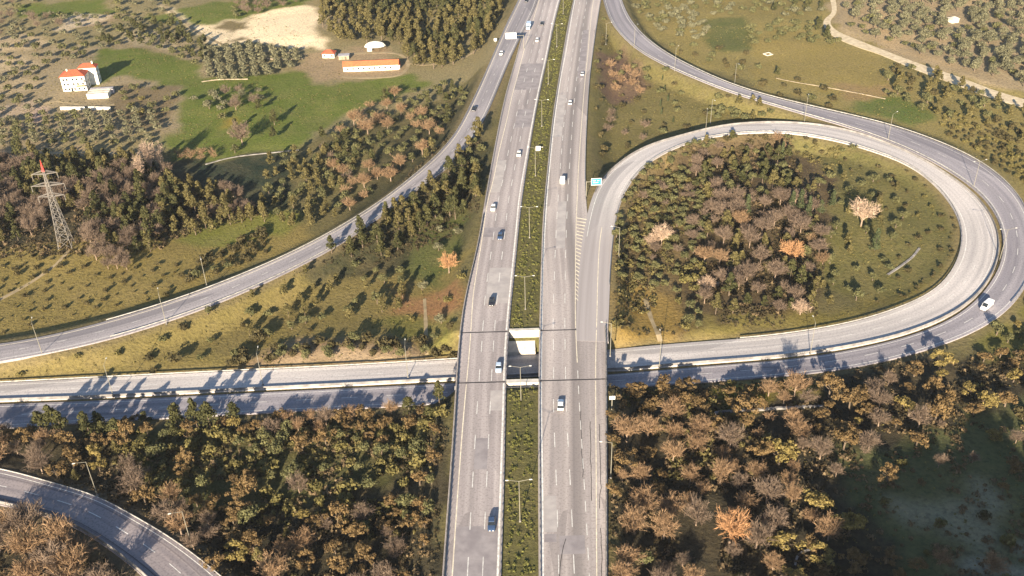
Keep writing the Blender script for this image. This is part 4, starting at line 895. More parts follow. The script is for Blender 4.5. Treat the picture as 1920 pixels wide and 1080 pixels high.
# ------------------------------------------------------------------ vegetation
def leafquads(rs, cen, nor, size):
    n = len(cen); nor = nor/np.linalg.norm(nor, axis=1)[:, None]
    t = rs.randn(n, 3); u = np.cross(nor, t); u /= np.linalg.norm(u, axis=1)[:, None]+1e-9; w = np.cross(nor, u)
    s = size*(.6+.8*rs.rand(n, 1)); u = u*s; w = w*s*(.5+.5*rs.rand(n, 1))
    return np.stack([cen-u-w*.6, cen+u*.3-w, cen+u+w*.5, cen-u*.2+w], 1).reshape(-1, 3)
def crown(seed, kind, q=1.0):
    rs = np.random.RandomState(seed); blobs = []
    if kind == 'pine':      # tall, layered, ragged, pointed top
        h = 9.5
        for k in range(22):
            t = rs.rand()**.9; z = 2.2+t*(h-2.6); R = 2.5*(1-t)**.75+.35; a = rs.rand()*6.28; rr = R*rs.rand()**.4*.8
            blobs.append((rr*math.cos(a), rr*math.sin(a), z, .5+R*.38, .45+R*.16))
        ls, per = .34, 42
    elif kind == 'oak':     # spreading, lumpy, well separated lumps
        for k in range(17):
            a = rs.rand()*6.28; t = rs.rand(); rr = 3.1*t**.55*(.75+.5*rs.rand()); z = 3.1+2.6*(1-t)*rs.rand()+rs.rand()*1.3
            blobs.append((rr*math.cos(a)*(1+.25*math.sin(seed)), rr*math.sin(a), z, .75+.6*rs.rand(), .55+.35*rs.rand()))
        ls, per = .30, 55
    elif kind == 'olive':
        for k in range(12):
            a = rs.rand()*6.28; rr = 1.9*rs.rand()**.6; z = 2.0+1.7*rs.rand()*(1-rr/4)
            blobs.append((rr*math.cos(a), rr*math.sin(a), z, .85+.4*rs.rand(), .75+.25*rs.rand()))
        ls, per = .26, 55
    elif kind == 'cypress':
        for k in range(16):
            t = k/16; R = 1.5*(1-t)**.8+.15; a = rs.rand()*6.28; blobs.append((R*.3*math.cos(a), R*.3*math.sin(a), .8+t*7.4, .35+R*.75, .7))
        ls, per = .26, 50
    else:                   # bush
        for k in range(7):
            a = rs.rand()*6.28; rr = .8*rs.rand()**.6; blobs.append((rr*math.cos(a), rr*math.sin(a), .5+.6*rs.rand(), .5+.2*rs.rand(), .5))
        ls, per = .2, 34
    V = []
    for (x, y, z, r, rz) in blobs:
        n = max(6, int(per*q)); d = rs.randn(n, 3); d[:, 2] += .25; d /= np.linalg.norm(d, axis=1)[:, None]
        k = (.6+.5*rs.rand(n, 1)); c = np.array([x, y, z])+d*k*np.array([r, r, rz]); nor = d+rs.randn(n, 3)*.45
        V.append(leafquads(rs, c, nor, ls/math.sqrt(q)*.9))
    V = np.concatenate(V); F = np.arange(len(V)).reshape(-1, 4)
    return V, F
def twigs(seed, q=1.0, narrow=False):
    """leafless crown: limbs fan upward from the trunk and end in fine sprays"""
    rs = np.random.RandomState(seed); V = []
    def sliver(a, b, w):
        d = b-a; u = np.cross(d, rs.randn(3)); u /= np.linalg.norm(u)+1e-9; V.extend([a-u*w, a+u*w, b+u*w*.35, b-u*w*.35])
    nl = 24
    for k in range(nl):
        a = k/nl*6.28+rs.rand()*.5; el = (.55+.75*rs.rand()) if not narrow else (1.25+.2*rs.rand())
        L = (3.1+1.6*rs.rand()) if not narrow else 6+3*rs.rand()
        st = np.array([0, 0, 1.6+1.2*rs.rand()+(3*rs.rand() if narrow else 0)]); dr = np.array([math.cos(a)*math.cos(el), math.sin(a)*math.cos(el), math.sin(el)])
        en = st+dr*L; sliver(st, en, .09)
        for j in range(int(11*q)):
            t = .3+.7*rs.rand(); p0 = st+dr*L*t; d2 = dr*.8+rs.randn(3)*.5; d2[2] = abs(d2[2])*.8+.15; d2 /= np.linalg.norm(d2); l2 = 1.1+1.0*rs.rand()
            p1 = p0+d2*l2; sliver(p0, p1, .055/ math.sqrt(q))
            for i in range(5):
                s0 = p0+(p1-p0)*(.3+.7*rs.rand()); d3 = d2+rs.randn(3)*.55; d3 /= np.linalg.norm(d3); sliver(s0, s0+d3*(.6+.7*rs.rand()), .045/math.sqrt(q))
    V = np.array(V); return V, np.arange(len(V)).reshape(-1, 4)
def trunk(kind):
    m = MB()
    if kind == 'bare': m.bar((0, 0, -.4), (.1, 0, 2.6), .26, .18, 7); m.bar((.1, 0, 2.5), (.9, .4, 5.2), .15, .06, 5); m.bar((.1, 0, 2.4), (-.8, .5, 5), .14, .05, 5); m.bar((.1, 0, 2.5), (0, -.9, 4.9), .13, .05, 5)
    elif kind == 'poplar': m.bar((0, 0, -.4), (0, 0, 6), .25, .15, 7); m.bar((0, 0, 5.9), (.1, 0, 11), .14, .04, 5)
    elif kind == 'pine': m.bar((0, 0, -.4), (.1, .1, 5), .24, .16, 7); m.bar((.1, .1, 4.9), (.1, .1, 9.2), .15, .04, 5)
    elif kind == 'cypress': m.bar((0, 0, -.3), (0, 0, 6), .16, .05, 6)
    elif kind == 'oak':
        m.bar((0, 0, -.4), (.1, 0, 2.4), .32, .22, 7)
        for a in range(5): t = a*1.26; m.bar((.1, 0, 2.3), (2.1*math.cos(t), 2.1*math.sin(t), 3.9), .14, .05, 5)
    elif kind == 'olive':
        m.bar((0, 0, -.3), (.15, 0, 1.4), .24, .18, 7)
        for a in range(3): t = a*2.1; m.bar((.15, 0, 1.3), (1.1*math.cos(t), 1.1*math.sin(t), 2.6), .12, .05, 5)
    else: m.bar((0, 0, -.2), (0, 0, .6), .06, .04, 5)
    return m
KINDS = {   # kind: (object name, category, height, colour variants [(word, c1, c2)], crown radius)
    'pine': ('pine_tree', 'pine tree', 9.6, [('dark', (.04, .045, .018), (.085, .08, .03)), ('olive', (.08, .072, .027), (.14, .115, .045))], 2.3),
    'oak': ('oak_tree', 'oak tree', 6.2, [('golden olive', (.165, .13, .045), (.25, .19, .065)), ('olive brown', (.125, .085, .04), (.19, .125, .055))], 3.4),
    'olive': ('olive_tree', 'olive tree', 4.6, [('grey green', (.115, .112, .065), (.175, .162, .095)), ('dull green', (.085, .09, .04), (.14, .13, .055))], 2.4),
    'bare': ('bare_tree', 'bare tree', 7.4, [('russet', (.20, .125, .07), (.29, .19, .11)), ('brown', (.125, .09, .066), (.20, .145, .105)), ('orange', (.40, .215, .105), (.46, .26, .13)), ('pale pink', (.40, .285, .20), (.45, .33, .24))], 3.6),
    'cypress': ('cypress_tree', 'cypress', 8.6, [('dark', (.045, .06, .028), (.08, .09, .04))], 1.3),
    'bush': ('bush', 'bush', 1.6, [('dark', (.05, .045, .022), (.10, .08, .035)), ('olive', (.11, .10, .035), (.17, .14, .05))], .9),
    'poplar': ('poplar_tree', 'poplar', 12, [('pale leafless', (.42, .30, .22), (.5, .37, .27))], 1.6),
}
MESH = {}; LOW = {}
for kd, (nm, cat, ht, vars_, cr_) in KINDS.items():
    tm = trunk(kd).mesh('trunk'); tm.materials.append(MT['limb'] if kd in ('bare', 'poplar') else MT['trunk'])
    for vi, (w, c1, c2) in enumerate(vars_):
        mat = foliage('%s_%s_foliage' % (w.replace(' ', '_'), nm), c1, c2, .1 if kd in ('bare', 'poplar') else .22)
        for k in range(6 if kd not in ('poplar',) else 2):
            V, Fq = twigs(40+k, 1.0, kd == 'poplar') if kd in ('bare', 'poplar') else crown(17+k*7, kd)
            me = npmesh('crown', V, Fq); me.materials.append(mat); MESH[kd, vi, k] = (me, tm)
        for k in range(3):
            V, Fq = twigs(70+k, .45, kd == 'poplar') if kd in ('bare', 'poplar') else crown(91+k*5, kd, .34)
            LOW[kd, vi, k] = (V, Fq, mat)
items = []      # kind, variant, x, y, scale, rot, crown shape
rsv = np.random.RandomState(77)
def dist_roads(x, y):
    i = np.clip(np.searchsorted(xs, x), 0, len(xs)-1); j = np.clip(np.searchsorted(ys, y), 0, len(ys)-1)
    return min(DIST[n][j, i] for n in ('highway_left', 'highway_right', 'loop_ramp', 'outer_ramp', 'left_ramp', 'curved_ramp', 'dirt_track'))
occ = {}
def free(x, y, r):
    k = (int(x//6), int(y//6))
    for a in (-1, 0, 1):
        for b in (-1, 0, 1):
            for (u, v, q) in occ.get((k[0]+a, k[1]+b), ()):
                if (u-x)**2+(v-y)**2 < (r+q)**2: return False
    return True
def take(x, y, r): occ.setdefault((int(x//6), int(y//6)), []).append((x, y, r))
def plant(kd, vi, x, y, sc, k=None, force=False):
    cr_ = KINDS[kd][4]*sc
    if not force and dist_roads(x, y) < min(.7+cr_*.75, 4.5): return False
    if not force and not free(x, y, cr_*.55): return False
    take(x, y, cr_*.55); items.append((kd, vi, float(x), float(y), sc, rsv.rand()*6.28, rsv.randint(6) if k is None else k)); return True
def spot(kd, vi, px, py, sc): p = ground(px, py); plant(kd, vi, p[0], p[1], sc, force=True)
def scatter(poly, gap, mix, holes=(), grid=None):
    wp = [at(p[0], p[1], 0.5)[:2] for p in poly]; wp = np.array(wp); x0, y0 = wp.min(0); x1, y1 = wp.max(0)
    y1 = min(y1, 735); n = int((x1-x0)*(y1-y0)/(gap*gap)*(3 if not grid else 1))
    if grid:
        ang = grid; L = max(x1-x0, y1-y0); g = np.arange(-L, L, gap); A, B = np.meshgrid(g, g)
        X = (x0+x1)/2+A*math.cos(ang)-B*math.sin(ang)+rsv.randn(*A.shape)*gap*.1; Y = (y0+y1)/2+A*math.sin(ang)+B*math.cos(ang)+rsv.randn(*A.shape)*gap*.1; X, Y = X.ravel(), Y.ravel()
    else: X, Y = x0+rsv.rand(n)*(x1-x0), y0+rsv.rand(n)*(y1-y0)
    k = inpoly(X, Y, [tuple(q) for q in wp]); X, Y = X[k], Y[k]
    for h in holes:
        hw_ = [tuple(at(p[0], p[1], .5)[:2]) for p in h]; k = ~inpoly(X, Y, hw_); X, Y = X[k], Y[k]
    pr = project(np.stack([X, Y, np.zeros(len(X))+2], 1)); k = (pr[:, 0] > -70) & (pr[:, 0] < 1990) & (pr[:, 1] > -60) & (pr[:, 1] < 1190); X, Y = X[k], Y[k]
    w = np.cumsum([m[2] for m in mix]); w = w/w[-1]; clump = vnoise(X, Y, gap*5, 21) if len(X) else []
    cnt = 0; maxn = (x1-x0)*(y1-y0)/(gap*gap)
    own = []
    for x, y, cl_ in zip(X, Y, clump):
        m = mix[int(np.searchsorted(w, (rsv.rand()*.45+cl_*.75) % 1.0))]
        sc = m[3]+(m[4]-m[3])*rsv.rand()
        cr_ = KINDS[m[0]][4]*sc
        if not grid and any((x-u)**2+(y-v)**2 < (gap*.72)**2 for u, v in own[-400:]): continue
        if plant(m[0], m[1], x, y, sc): own.append((x, y))
# single trees that stand out
spot('bare', 2, 842, 512, .95); spot('bare', 2, 1368, 1018, 1.15); spot('bare', 3, 1614, 425, 1.35); spot('bare', 2, 1480, 494, 1.35); spot('bare', 3, 1240, 462, 1.1); spot('bare', 3, 1222, 462, .8)
spot('poplar', 0, 268, 348, 1.05); spot('poplar', 0, 287, 330, 1.25); spot('poplar', 0, 303, 322, 1.0); spot('bare', 1, 455, 272, 1.5)
spot('bare', 3, 1500, 590, .8); spot('bare', 3, 1325, 545, .8); spot('oak', 0, 1460, 870, 1.15); spot('oak', 0, 1530, 960, 1.2); spot('oak', 0, 1590, 1005, 1.1); spot('oak', 0, 1862, 825, .7)
for q in ((1500, 392), (1515, 405), (1483, 398), (1538, 400), (1560, 385), (1465, 300), (1640, 470), (1400, 405)): spot('cypress', 0, q[0], q[1], .8+.35*rsv.rand())
for q in ((1246, 170), (1252, 190), (1240, 215), (1262, 230), (1238, 200), (1215, 150), (1242, 150)): spot('cypress', 0, q[0], q[1], .4)
for q in ((1150, 150), (1165, 160), (1185, 165), (1175, 140), (1155, 175), (1200, 180), (1190, 150), (1145, 130)): spot('bare', 0, q[0], q[1], .8)
# --- woods below the crossroad
EDGE = [(-60, 812), (300, 792), (640, 772), (850, 766), (850, 800), (640, 808), (300, 825), (-60, 845)]
scatter(EDGE, 4.6, [('pine', 0, .4, .55, 1.05), ('oak', 1, .2, .5, .8), ('bare', 0, .2, .5, .95), ('bare', 1, .2, .5, 1.0)])
scatter([(-60, 840), (250, 830), (160, 925), (330, 1010), (500, 1180), (830, 1180), (845, 960), (700, 960), (520, 980), (260, 930), (-60, 880)], 6.0, [('bare', 0, .28, .45, 1.15), ('bare', 1, .27, .5, 1.1), ('oak', 1, .32, .45, 1.0), ('oak', 0, .05, .45, .9), ('pine', 1, .08, .4, .8)])
scatter([(230, 810), (850, 790), (845, 1000), (520, 985), (250, 930)], 5.6, [('oak', 0, .12, .4, .9), ('oak', 1, .3, .4, .95), ('olive', 1, .2, .6, 1.2), ('bush', 1, .25, 1.2, 2.6), ('bare', 1, .13, .5, .9)])
scatter([(-80, 945), (60, 965), (220, 1050), (320, 1200), (-120, 1200)], 7.4, [('bare', 0, .7, 1.1, 1.5), ('bare', 1, .3, 1.0, 1.4)])
scatter([(1142, 735), (1345, 735), (1500, 745), (1500, 900), (1560, 1000), (1480, 1200), (1142, 1200)], 6.6, [('oak', 0, .14, .45, 1.2), ('oak', 1, .32, .4, 1.1), ('bare', 0, .28, .45, 1.1), ('bare', 1, .18, .45, 1.1), ('olive', 1, .08, .6, 1.1)])
scatter([(1500, 735), (1640, 715), (1940, 640), (1990, 760), (1800, 770), (1640, 850), (1560, 900), (1500, 880)], 6.8, [('oak', 0, .4, .4, 1.15), ('oak', 1, .28, .4, 1.1), ('bare', 1, .32, .5, 1.0)])
scatter([(1560, 850), (1850, 760), (2000, 760), (2000, 1180), (1500, 1180)], 11, [('bush', 0, .4, .8, 2.2), ('bush', 1, .3, .8, 2.2), ('oak', 1, .2, .35, .8), ('bare', 1, .1, .3, .7)])
scatter([(1480, 1030), (1700, 1050), (1990, 1090), (1990, 1200), (1480, 1200)], 8, [('bare', 0, .5, .7, 1.0), ('oak', 1, .5, .6, .9)])
scatter([(1140, 712), (1500, 705), (1500, 745), (1140, 750)], 5, [('oak', 1, .5, .4, .7), ('bush', 1, .5, 1, 1.8)])
# --- inside the loop
scatter([(1165, 320), (1280, 285), (1340, 270), (1310, 640), (1150, 640), (1155, 440)], 4.9, [('bare', 1, .22, .35, .7), ('olive', 1, .38, .5, .95), ('bush', 1, .28, 1.2, 2.2), ('bare', 0, .12, .4, .7)], holes=[[(1150, 545), (1250, 540), (1280, 600), (1275, 640), (1145, 640)]])
scatter([(1300, 285), (1480, 270), (1500, 330), (1550, 470), (1530, 590), (1320, 590), (1290, 440)], 6.3, [('bare', 0, .28, .5, 1.15), ('bare', 1, .32, .5, 1.1), ('pine', 1, .14, .5, 1.0), ('pine', 0, .12, .5, 1.0), ('olive', 1, .14, .6, 1.3)])
scatter([(1380, 255), (1600, 268), (1660, 300), (1480, 285), (1340, 285)], 5.5, [('olive', 1, .6, .5, .9), ('bush', 0, .4, 1, 2)])
scatter([(1550, 330), (1680, 340), (1700, 440), (1640, 560), (1560, 590), (1500, 500), (1500, 360)], 8.0, [('bare', 0, .3, .55, .85), ('olive', 1, .4, .6, 1.0), ('pine', 1, .3, .45, .7)])
scatter([(1560, 290), (1700, 310), (1790, 400), (1800, 480), (1740, 550), (1640, 570), (1700, 430)], 8, [('bush', 0, .8, .6, 1.4), ('bush', 1, .2, .8, 1.6)])
scatter([(1740, 320), (1800, 400), (1798, 480), (1700, 565), (1690, 555), (1780, 480), (1785, 410)], 3.6, [('bush', 0, 1, .4, .8)])
# --- between exit ramp and highway
scatter([(730, 400), (820, 300), (900, 225), (905, 330), (895, 400), (800, 420), (740, 470), (620, 500), (560, 520), (640, 470)], 5.0, [('pine', 0, .6, .7, 1.1), ('pine', 1, .25, .6, 1.0), ('olive', 1, .15, .7, 1.1)])
scatter([(560, 525), (740, 470), (780, 560), (690, 600), (480, 640), (430, 600)], 7.5, [('pine', 1, .45, .45, .75), ('olive', 1, .35, .6, 1.0), ('bush', 0, .2, 1, 2)])
scatter([(790, 430), (885, 400), (868, 560), (860, 640), (760, 640), (780, 560)], 13, [('olive', 0, .4, .6, .9), ('bush', 1, .6, 1, 1.8)])
scatter([(440, 655), (640, 640), (850, 630), (850, 668), (640, 668), (430, 682)], 4.2, [('bush', 0, .7, 1.3, 2.4), ('olive', 1, .3, .6, .9)])
scatter([(280, 640), (430, 590), (520, 640), (420, 680), (270, 700)], 9, [('bush', 0, .6, 1.2, 2.4), ('olive', 1, .4, .5, .8)])
scatter([(-60, 690), (270, 640), (280, 705), (-60, 722)], 13, [('bush', 1, .6, .8, 1.6), ('bush', 0, .4, 1, 1.7)])
# --- left: dark wood, bush dotted field
scatter([(-70, 300), (240, 300), (330, 330), (330, 400), (280, 470), (180, 475), (90, 440), (-70, 480)], 5.2, [('pine', 1, .4, .7, 1.1), ('pine', 0, .25, .7, 1.1), ('bare', 1, .35, .7, 1.1)], holes=[[(85, 400), (165, 400), (165, 470), (85, 470)]])
scatter([(330, 350), (400, 345), (495, 380), (500, 410), (400, 430), (340, 440), (280, 470)], 5.6, [('pine', 1, .6, .6, 1.0), ('bare', 1, .4, .6, 1.0)])
scatter([(500, 300), (560, 285), (680, 270), (640, 400), (560, 440), (490, 400)], 6, [('bare', 1, .4, .5, .9), ('olive', 1, .3, .7, 1.1), ('pine', 1, .3, .5, .8)])
scatter([(600, 260), (720, 180), (860, 150), (880, 190), (830, 260), (720, 350), (640, 400)], 7, [('bare', 0, .45, .6, 1.0), ('olive', 1, .35, .7, 1.0), ('pine', 0, .2, .6, .9)])
scatter([(390, 470), (490, 430), (500, 470), (400, 510), (340, 530)], 4.2, [('bush', 0, .8, 1.0, 2.0), ('olive', 1, .2, .5, .8)])
scatter([(-70, 500), (150, 470), (280, 480), (390, 480), (370, 530), (200, 590), (-70, 640)], 6.0, [('bush', 0, 1, .35, 1.3)])
scatter([(170, 470), (240, 470), (240, 505), (180, 505)], 4, [('bare', 1, .6, .6, .8), ('bush', 0, .4, 1.5, 2.2)])
scatter([(330, 285), (410, 285), (400, 302), (340, 305)], 4.5, [('bare', 0, 1, .45, .7)])
# --- upper left farmland
scatter([(-80, -60), (330, -60), (330, 50), (160, 110), (110, 200), (-80, 280)], 10.5, [('olive', 1, .5, .8, 1.3), ('olive', 0, .3, .8, 1.2), ('bare', 1, .2, .6, 1.0)], holes=[[(95, 115), (180, 115), (215, 195), (215, 215), (60, 235), (95, 170)], [(20, 8), (180, 0), (230, 20), (120, 35)]])
scatter([(-80, 235), (100, 212), (300, 212), (290, 274), (-80, 274)], 7.0, [('olive', 0, .7, .8, 1.05), ('olive', 1, .3, .8, 1.05)], grid=.45)
scatter([(230, 165), (330, 165), (335, 220), (230, 212)], 8, [('olive', 1, .5, .7, 1.1), ('bush', 1, .5, 1.2, 2.2)])
scatter([(375, 90), (480, 80), (560, 100), (560, 125), (470, 150), (385, 150)], 6.3, [('olive', 0, 1, .9, 1.15)], grid=.3)
scatter([(330, 45), (360, 70), (400, 85), (380, 130), (300, 92), (180, 85), (250, 50)], 8, [('olive', 1, .6, .8, 1.2), ('pine', 0, .4, .6, .9)])
scatter([(345, 185), (370, 175), (500, 170), (480, 200), (400, 212)], 8, [('olive', 0, .6, .8, 1.2), ('bare', 1, .4, .6, .9)])
scatter([(350, 215), (560, 190), (540, 275), (400, 290)], 24, [('olive', 1, .6, .9, 1.4), ('pine', 0, .4, .7, 1.0)])
scatter([(600, -60), (700, -60), (940, -60), (945, 20), (905, 95), (870, 115), (780, 130), (750, 100), (640, 80), (605, 60)], 6.4, [('pine', 0, .45, .8, 1.3), ('pine', 1, .4, .8, 1.3), ('olive', 1, .15, .9, 1.2)], holes=[[(655, 78), (760, 78), (765, 145), (600, 145), (600, 98)]])
scatter([(420, -20), (600, -30), (600, 0), (440, 35)], 9, [('olive', 1, .7, .8, 1.2), ('bare', 1, .3, .6, .9)])
# --- between outgoing carriageway and outer ramp
scatter([(1130, 40), (1180, 90), (1280, 150), (1440, 205), (1400, 225), (1290, 235), (1150, 300), (1115, 300), (1112, 150)], 11, [('olive', 1, .5, .6, 1.0), ('bush', 0, .3, 1, 2), ('bare', 1, .2, .5, .8)])
scatter([(1330, 190), (1460, 210), (1440, 225), (1335, 225)], 5, [('olive', 1, .6, .8, 1.1), ('pine', 1, .4, .5, .7)])
# --- upper right
scatter([(1180, -60), (1560, -60), (1540, 30), (1480, 40), (1400, 30), (1330, 40), (1320, 85), (1240, 70), (1190, 20)], 8.0, [('olive', 0, .5, .9, 1.3), ('olive', 1, .3, .8, 1.2), ('pine', 0, .2, .6, .8)])
scatter([(1400, 45), (1560, 50), (1600, 90), (1480, 80), (1400, 90)], 7, [('olive', 1, .7, .8, 1.2), ('pine', 0, .3, .6, .9)])
scatter([(1570, -60), (2000, -60), (2000, 190), (1840, 140), (1690, 90), (1590, 55)], 8.2, [('olive', 0, .75, 1.1, 1.6), ('olive', 1, .25, .8, 1.2)], holes=[[(1775, 25), (1810, 25), (1812, 55), (1772, 55)]])
scatter([(1240, 80), (1400, 95), (1560, 180), (1580, 210), (1440, 180), (1290, 115)], 11, [('olive', 1, .4, .7, 1.1), ('bush', 0, .3, 1.2, 2.2), ('pine', 0, .3, .5, .8)])
scatter([(1670, 115), (1760, 130), (1950, 210), (1990, 300), (1850, 250), (1720, 215), (1660, 180)], 7.5, [('olive', 1, .5, .7, 1.2), ('pine', 1, .2, .5, .8), ('bush', 0, .3, 1.2, 2.2)])
scatter([(1740, 200), (1850, 230), (2000, 290), (2000, 420), (1890, 330), (1780, 262)], 4.6, [('bush', 1, .7, .9, 1.6), ('bush', 0, .3, .9, 1.5)], grid=.35)
scatter([(1830, 620), (1935, 570), (1990, 640), (1940, 650)], 6, [('olive', 1, .6, .7, 1.1), ('oak', 0, .4, .5, .8)])

# landmarks used to say which tree is which
LM = [(936, 460, 'the gore dash line of the tree belt'), ]
LM = [(183, 930, 'the upper lamp of the dark curved ramp'), (360, 1025, 'the lower lamp of the dark curved ramp'), (60, 1060, 'the inside bend of the dark curved ramp'), (20, 860, 'the far end of the dark curved ramp'), (213, 790, 'the crossroad lamp farthest from the bridge'), (493, 775, 'the crossroad lamp second from the bridge'), (765, 765, 'the crossroad lamp beside the bridge'),
      (845, 900, 'the long concrete parapet'), (830, 1070, 'the dark blue car'), (600, 900, 'the scrub patch below the crossroad'), (640, 1050, 'the wood edge nearest the camera'), (1145, 896, 'the lamp outside the outgoing carriageway'), (1145, 768, 'the small green and white sign'), (1145, 1060, 'the near end of the outgoing parapet'), (1430, 770, 'the low broken wall below the outer ramp'), (1368, 1018, 'the bright orange bare tree'),
      (1500, 1050, 'the short pale wall in the wood'), (1462, 870, 'the big golden oak by the clearing'), (1740, 960, 'the stony patch in the clearing'), (1700, 690, 'the sharp bend where the outer ramp turns back'), (1900, 640, 'the white van on the bend'), (1870, 1050, 'the pale rock beyond the clearing'), (1519, 664, 'the lamp between the two ramps near the crossroad'),
      (1160, 482, 'the lamp where the loop ramp joins'), (1240, 460, 'the pale pink bare trees'), (1240, 600, 'the orange grass inside the loop'), (1480, 494, 'the orange bare tree inside the loop'), (1614, 425, 'the large pink bare tree inside the loop'), (1694, 495, 'the curved drain kerb'), (1520, 400, 'the cypress cluster inside the loop'), (1322, 262, 'the lamp at the first turn of the loop'), (1560, 262, 'the top of the loop ramp'), (1760, 350, 'the upper inner bend of the loop'), (1795, 470, 'the far inner bend of the loop'),
      (842, 512, 'the glowing orange tree by the highway'), (560, 520, 'the middle of the exit ramp'), (740, 430, 'the dark pines beside the exit ramp'), (880, 330, 'the tree belt beside the oncoming carriageway'), (312, 608, 'the exit ramp lamp below the dotted field'), (80, 665, 'the exit ramp lamp farthest from the highway'), (388, 537, 'the field side lamp of the exit ramp'), (640, 660, 'the sandy bank above the crossroad'), (855, 640, 'the far corner of the bridge'),
      (125, 461, 'the power pylon'), (285, 330, 'the three pale poplars'), (490, 390, 'the grass strip above the exit ramp'), (470, 288, 'the low wall across the dark field'), (142, 171, 'the white apartment house'), (186, 185, 'the striped shed'), (60, 215, 'the pink patch of earth'), (50, 280, 'the pale field track'), (696, 133, 'the long orange barn'), (704, 95, 'the white canopy'), (616, 109, 'the small farm cottage'), (500, 55, 'the sand pit'), (420, 152, 'the orchard terrace wall'), (100, 40, 'the pale bare hillside'), (240, 120, 'the green field behind the apartment house'),
      (929, 80, 'the pale sign on the wooded verge'), (900, 20, 'the top of the exit ramp'), (800, 40, 'the middle of the hill wood'), (1099, 371, 'the green cantilever sign'), (1170, 150, 'the russet thicket beside the highway'), (1265, 133, 'the lamp on the inner verge of the outer ramp'), (1189, 90, 'the lamp at the start of the outer ramp'), (1377, 161, 'the lamp by the bush clump'), (1440, 102, 'the pale square foundation'), (1508, 229, 'the lamp where the ramps meet'), (1665, 262, 'the lamp at the top of the loop'), (1560, 60, 'the hairpin of the dirt track'), (1791, 43, 'the tiny white hut'), (1850, 170, 'the straight part of the dirt track'), (1700, 20, 'the bare slope in the olive grove'), (1900, 60, 'the edge of the olive grove beyond the hut'), (1300, 20, 'the olive grove beyond the outer ramp'), (1825, 352, 'the double lamp at the shoulder of the loop'), (1900, 300, 'the rows of scrub above the outer ramp'), (1640, 5, 'the grove corner above the hairpin'), (1860, 100, 'the grove strip above the straight track'), (1980, 30, 'the far corner of the big grove'), (1730, 75, 'the middle of the big grove'), (470, 110, 'the terrace orchard'), (330, 400, 'the lower corner of the dark wood'), (200, 330, 'the grove side of the dark wood'), (20, 360, 'the dark wood beyond the pylon'), (20, 180, 'the slope beside the apartment house'), (20, 110, 'the far hillside groves'), (200, 250, 'the row planted orchard')]
LW = np.array([ground(a, b)[:2] for a, b, _ in LM])
ORD = ['', 'second ', 'third ', 'fourth ', 'fifth ', 'sixth ', 'seventh ', 'eighth ', 'ninth ', 'tenth ', 'eleventh ', 'twelfth ', 'thirteenth ', 'fourteenth ', 'fifteenth ', 'sixteenth ', 'seventeenth ', 'eighteenth ', 'nineteenth ', 'twentieth ']+['twenty %s ' % w for w in ('first', 'second', 'third', 'fourth', 'fifth', 'sixth', 'seventh', 'eighth', 'ninth')]+['thirtieth ']+['thirty %s ' % w for w in ('first', 'second', 'third', 'fourth', 'fifth', 'sixth', 'seventh', 'eighth', 'ninth')]
by = {}
for it in items: by.setdefault(it[0], []).append(it)
GRP = {'pine': 'pines in the woods', 'oak': 'oaks in the woods', 'olive': 'olive trees in groves and verges', 'bare': 'leafless trees in the woods', 'cypress': 'cypresses', 'bush': 'bushes on the grass and banks', 'poplar': 'poplars behind the pylon'}
counts = {}
for kd, L in by.items():
    P = np.array([(i[2], i[3], 3.0) for i in L]); pr = project(P); L = [(L[k], pr[k, 2]/L[k][4]) for k in range(len(L)) if -40 < pr[k, 0] < 1960 and -45 < pr[k, 1] < 1130]
    L.sort(key=lambda t: t[1]); counts[kd] = len(L); near_, far_ = [t[0] for t in L[:295]], [t[0] for t in L[295:]]
    nm, cat, ht, vars_, _ = KINDS[kd]; per = {}
    for it in near_:
        d = np.hypot(LW[:, 0]-it[2], LW[:, 1]-it[3]); l = int(np.argmin(d)); per.setdefault((it[1], l), []).append((d[l], it))
    for (vi, l), q in per.items():
        q.sort(key=lambda t: t[0])
        for k, (dd, it) in enumerate(q):
            _, vi, x, y, sc, rz, sh = it; me, tm = MESH[kd, vi, sh % (2 if kd == 'poplar' else 6)]
            z = float(hgt(x, y))
            r = empty(nm, (x, y, z-.05), rz); r.scale = (sc*(.85+.3*((y*3.1) % 1)), sc*(.85+.3*((x*5.7) % 1)), sc*(.8+.4*((x*7.3) % 1)))
            o = bpy.data.objects.new('crown', me); C.objects.link(o); o.parent = r
            o = bpy.data.objects.new('trunk', tm); C.objects.link(o); o.parent = r
            lm = LM[l][2]
            lb = '%s %s, %snearest %s' % (vars_[vi][0], {'bare': 'leafless tree', 'bush': 'bush', 'poplar': 'poplar', 'cypress': 'cypress'}.get(kd, cat), ORD[min(k, len(ORD)-1)], lm)
            tag(r, lb, cat, GRP[kd])
    if far_:
        for vi in range(len(vars_)):
            Vs, Fs, Ts, n0 = [], [], [], 0
            for it in [t for t in far_ if t[1] == vi]:
                _, _, x, y, sc, rz, sh = it; V, Fq, mat = LOW[kd, vi, sh % 3]; c, s = math.cos(rz), math.sin(rz)
                W = np.stack([(V[:, 0]*c-V[:, 1]*s)*sc+x, (V[:, 0]*s+V[:, 1]*c)*sc+y, V[:, 2]*sc+float(hgt(x, y))], 1)
                Vs.append(W); Fs.append(Fq+n0); n0 += len(V); Ts.append(np.full(len(V), rsv.rand()))
            if not Vs: continue
            me = npmesh('far_'+nm+'s', np.concatenate(Vs), np.concatenate(Fs)); a = me.attributes.new('tint', 'FLOAT', 'POINT'); a.data.foreach_set('value', np.concatenate(Ts).astype(np.float32)); me.materials.append(mat)
            tag(link('far_'+('wood' if kd != 'bush' else 'scrub'), me), 'distant %s %s growth spread over the farther fields and slopes' % (vars_[vi][0], cat.replace(' tree', '')), 'woodland' if kd != 'bush' else 'scrub', None, 'stuff')
print('PLANTS', counts)
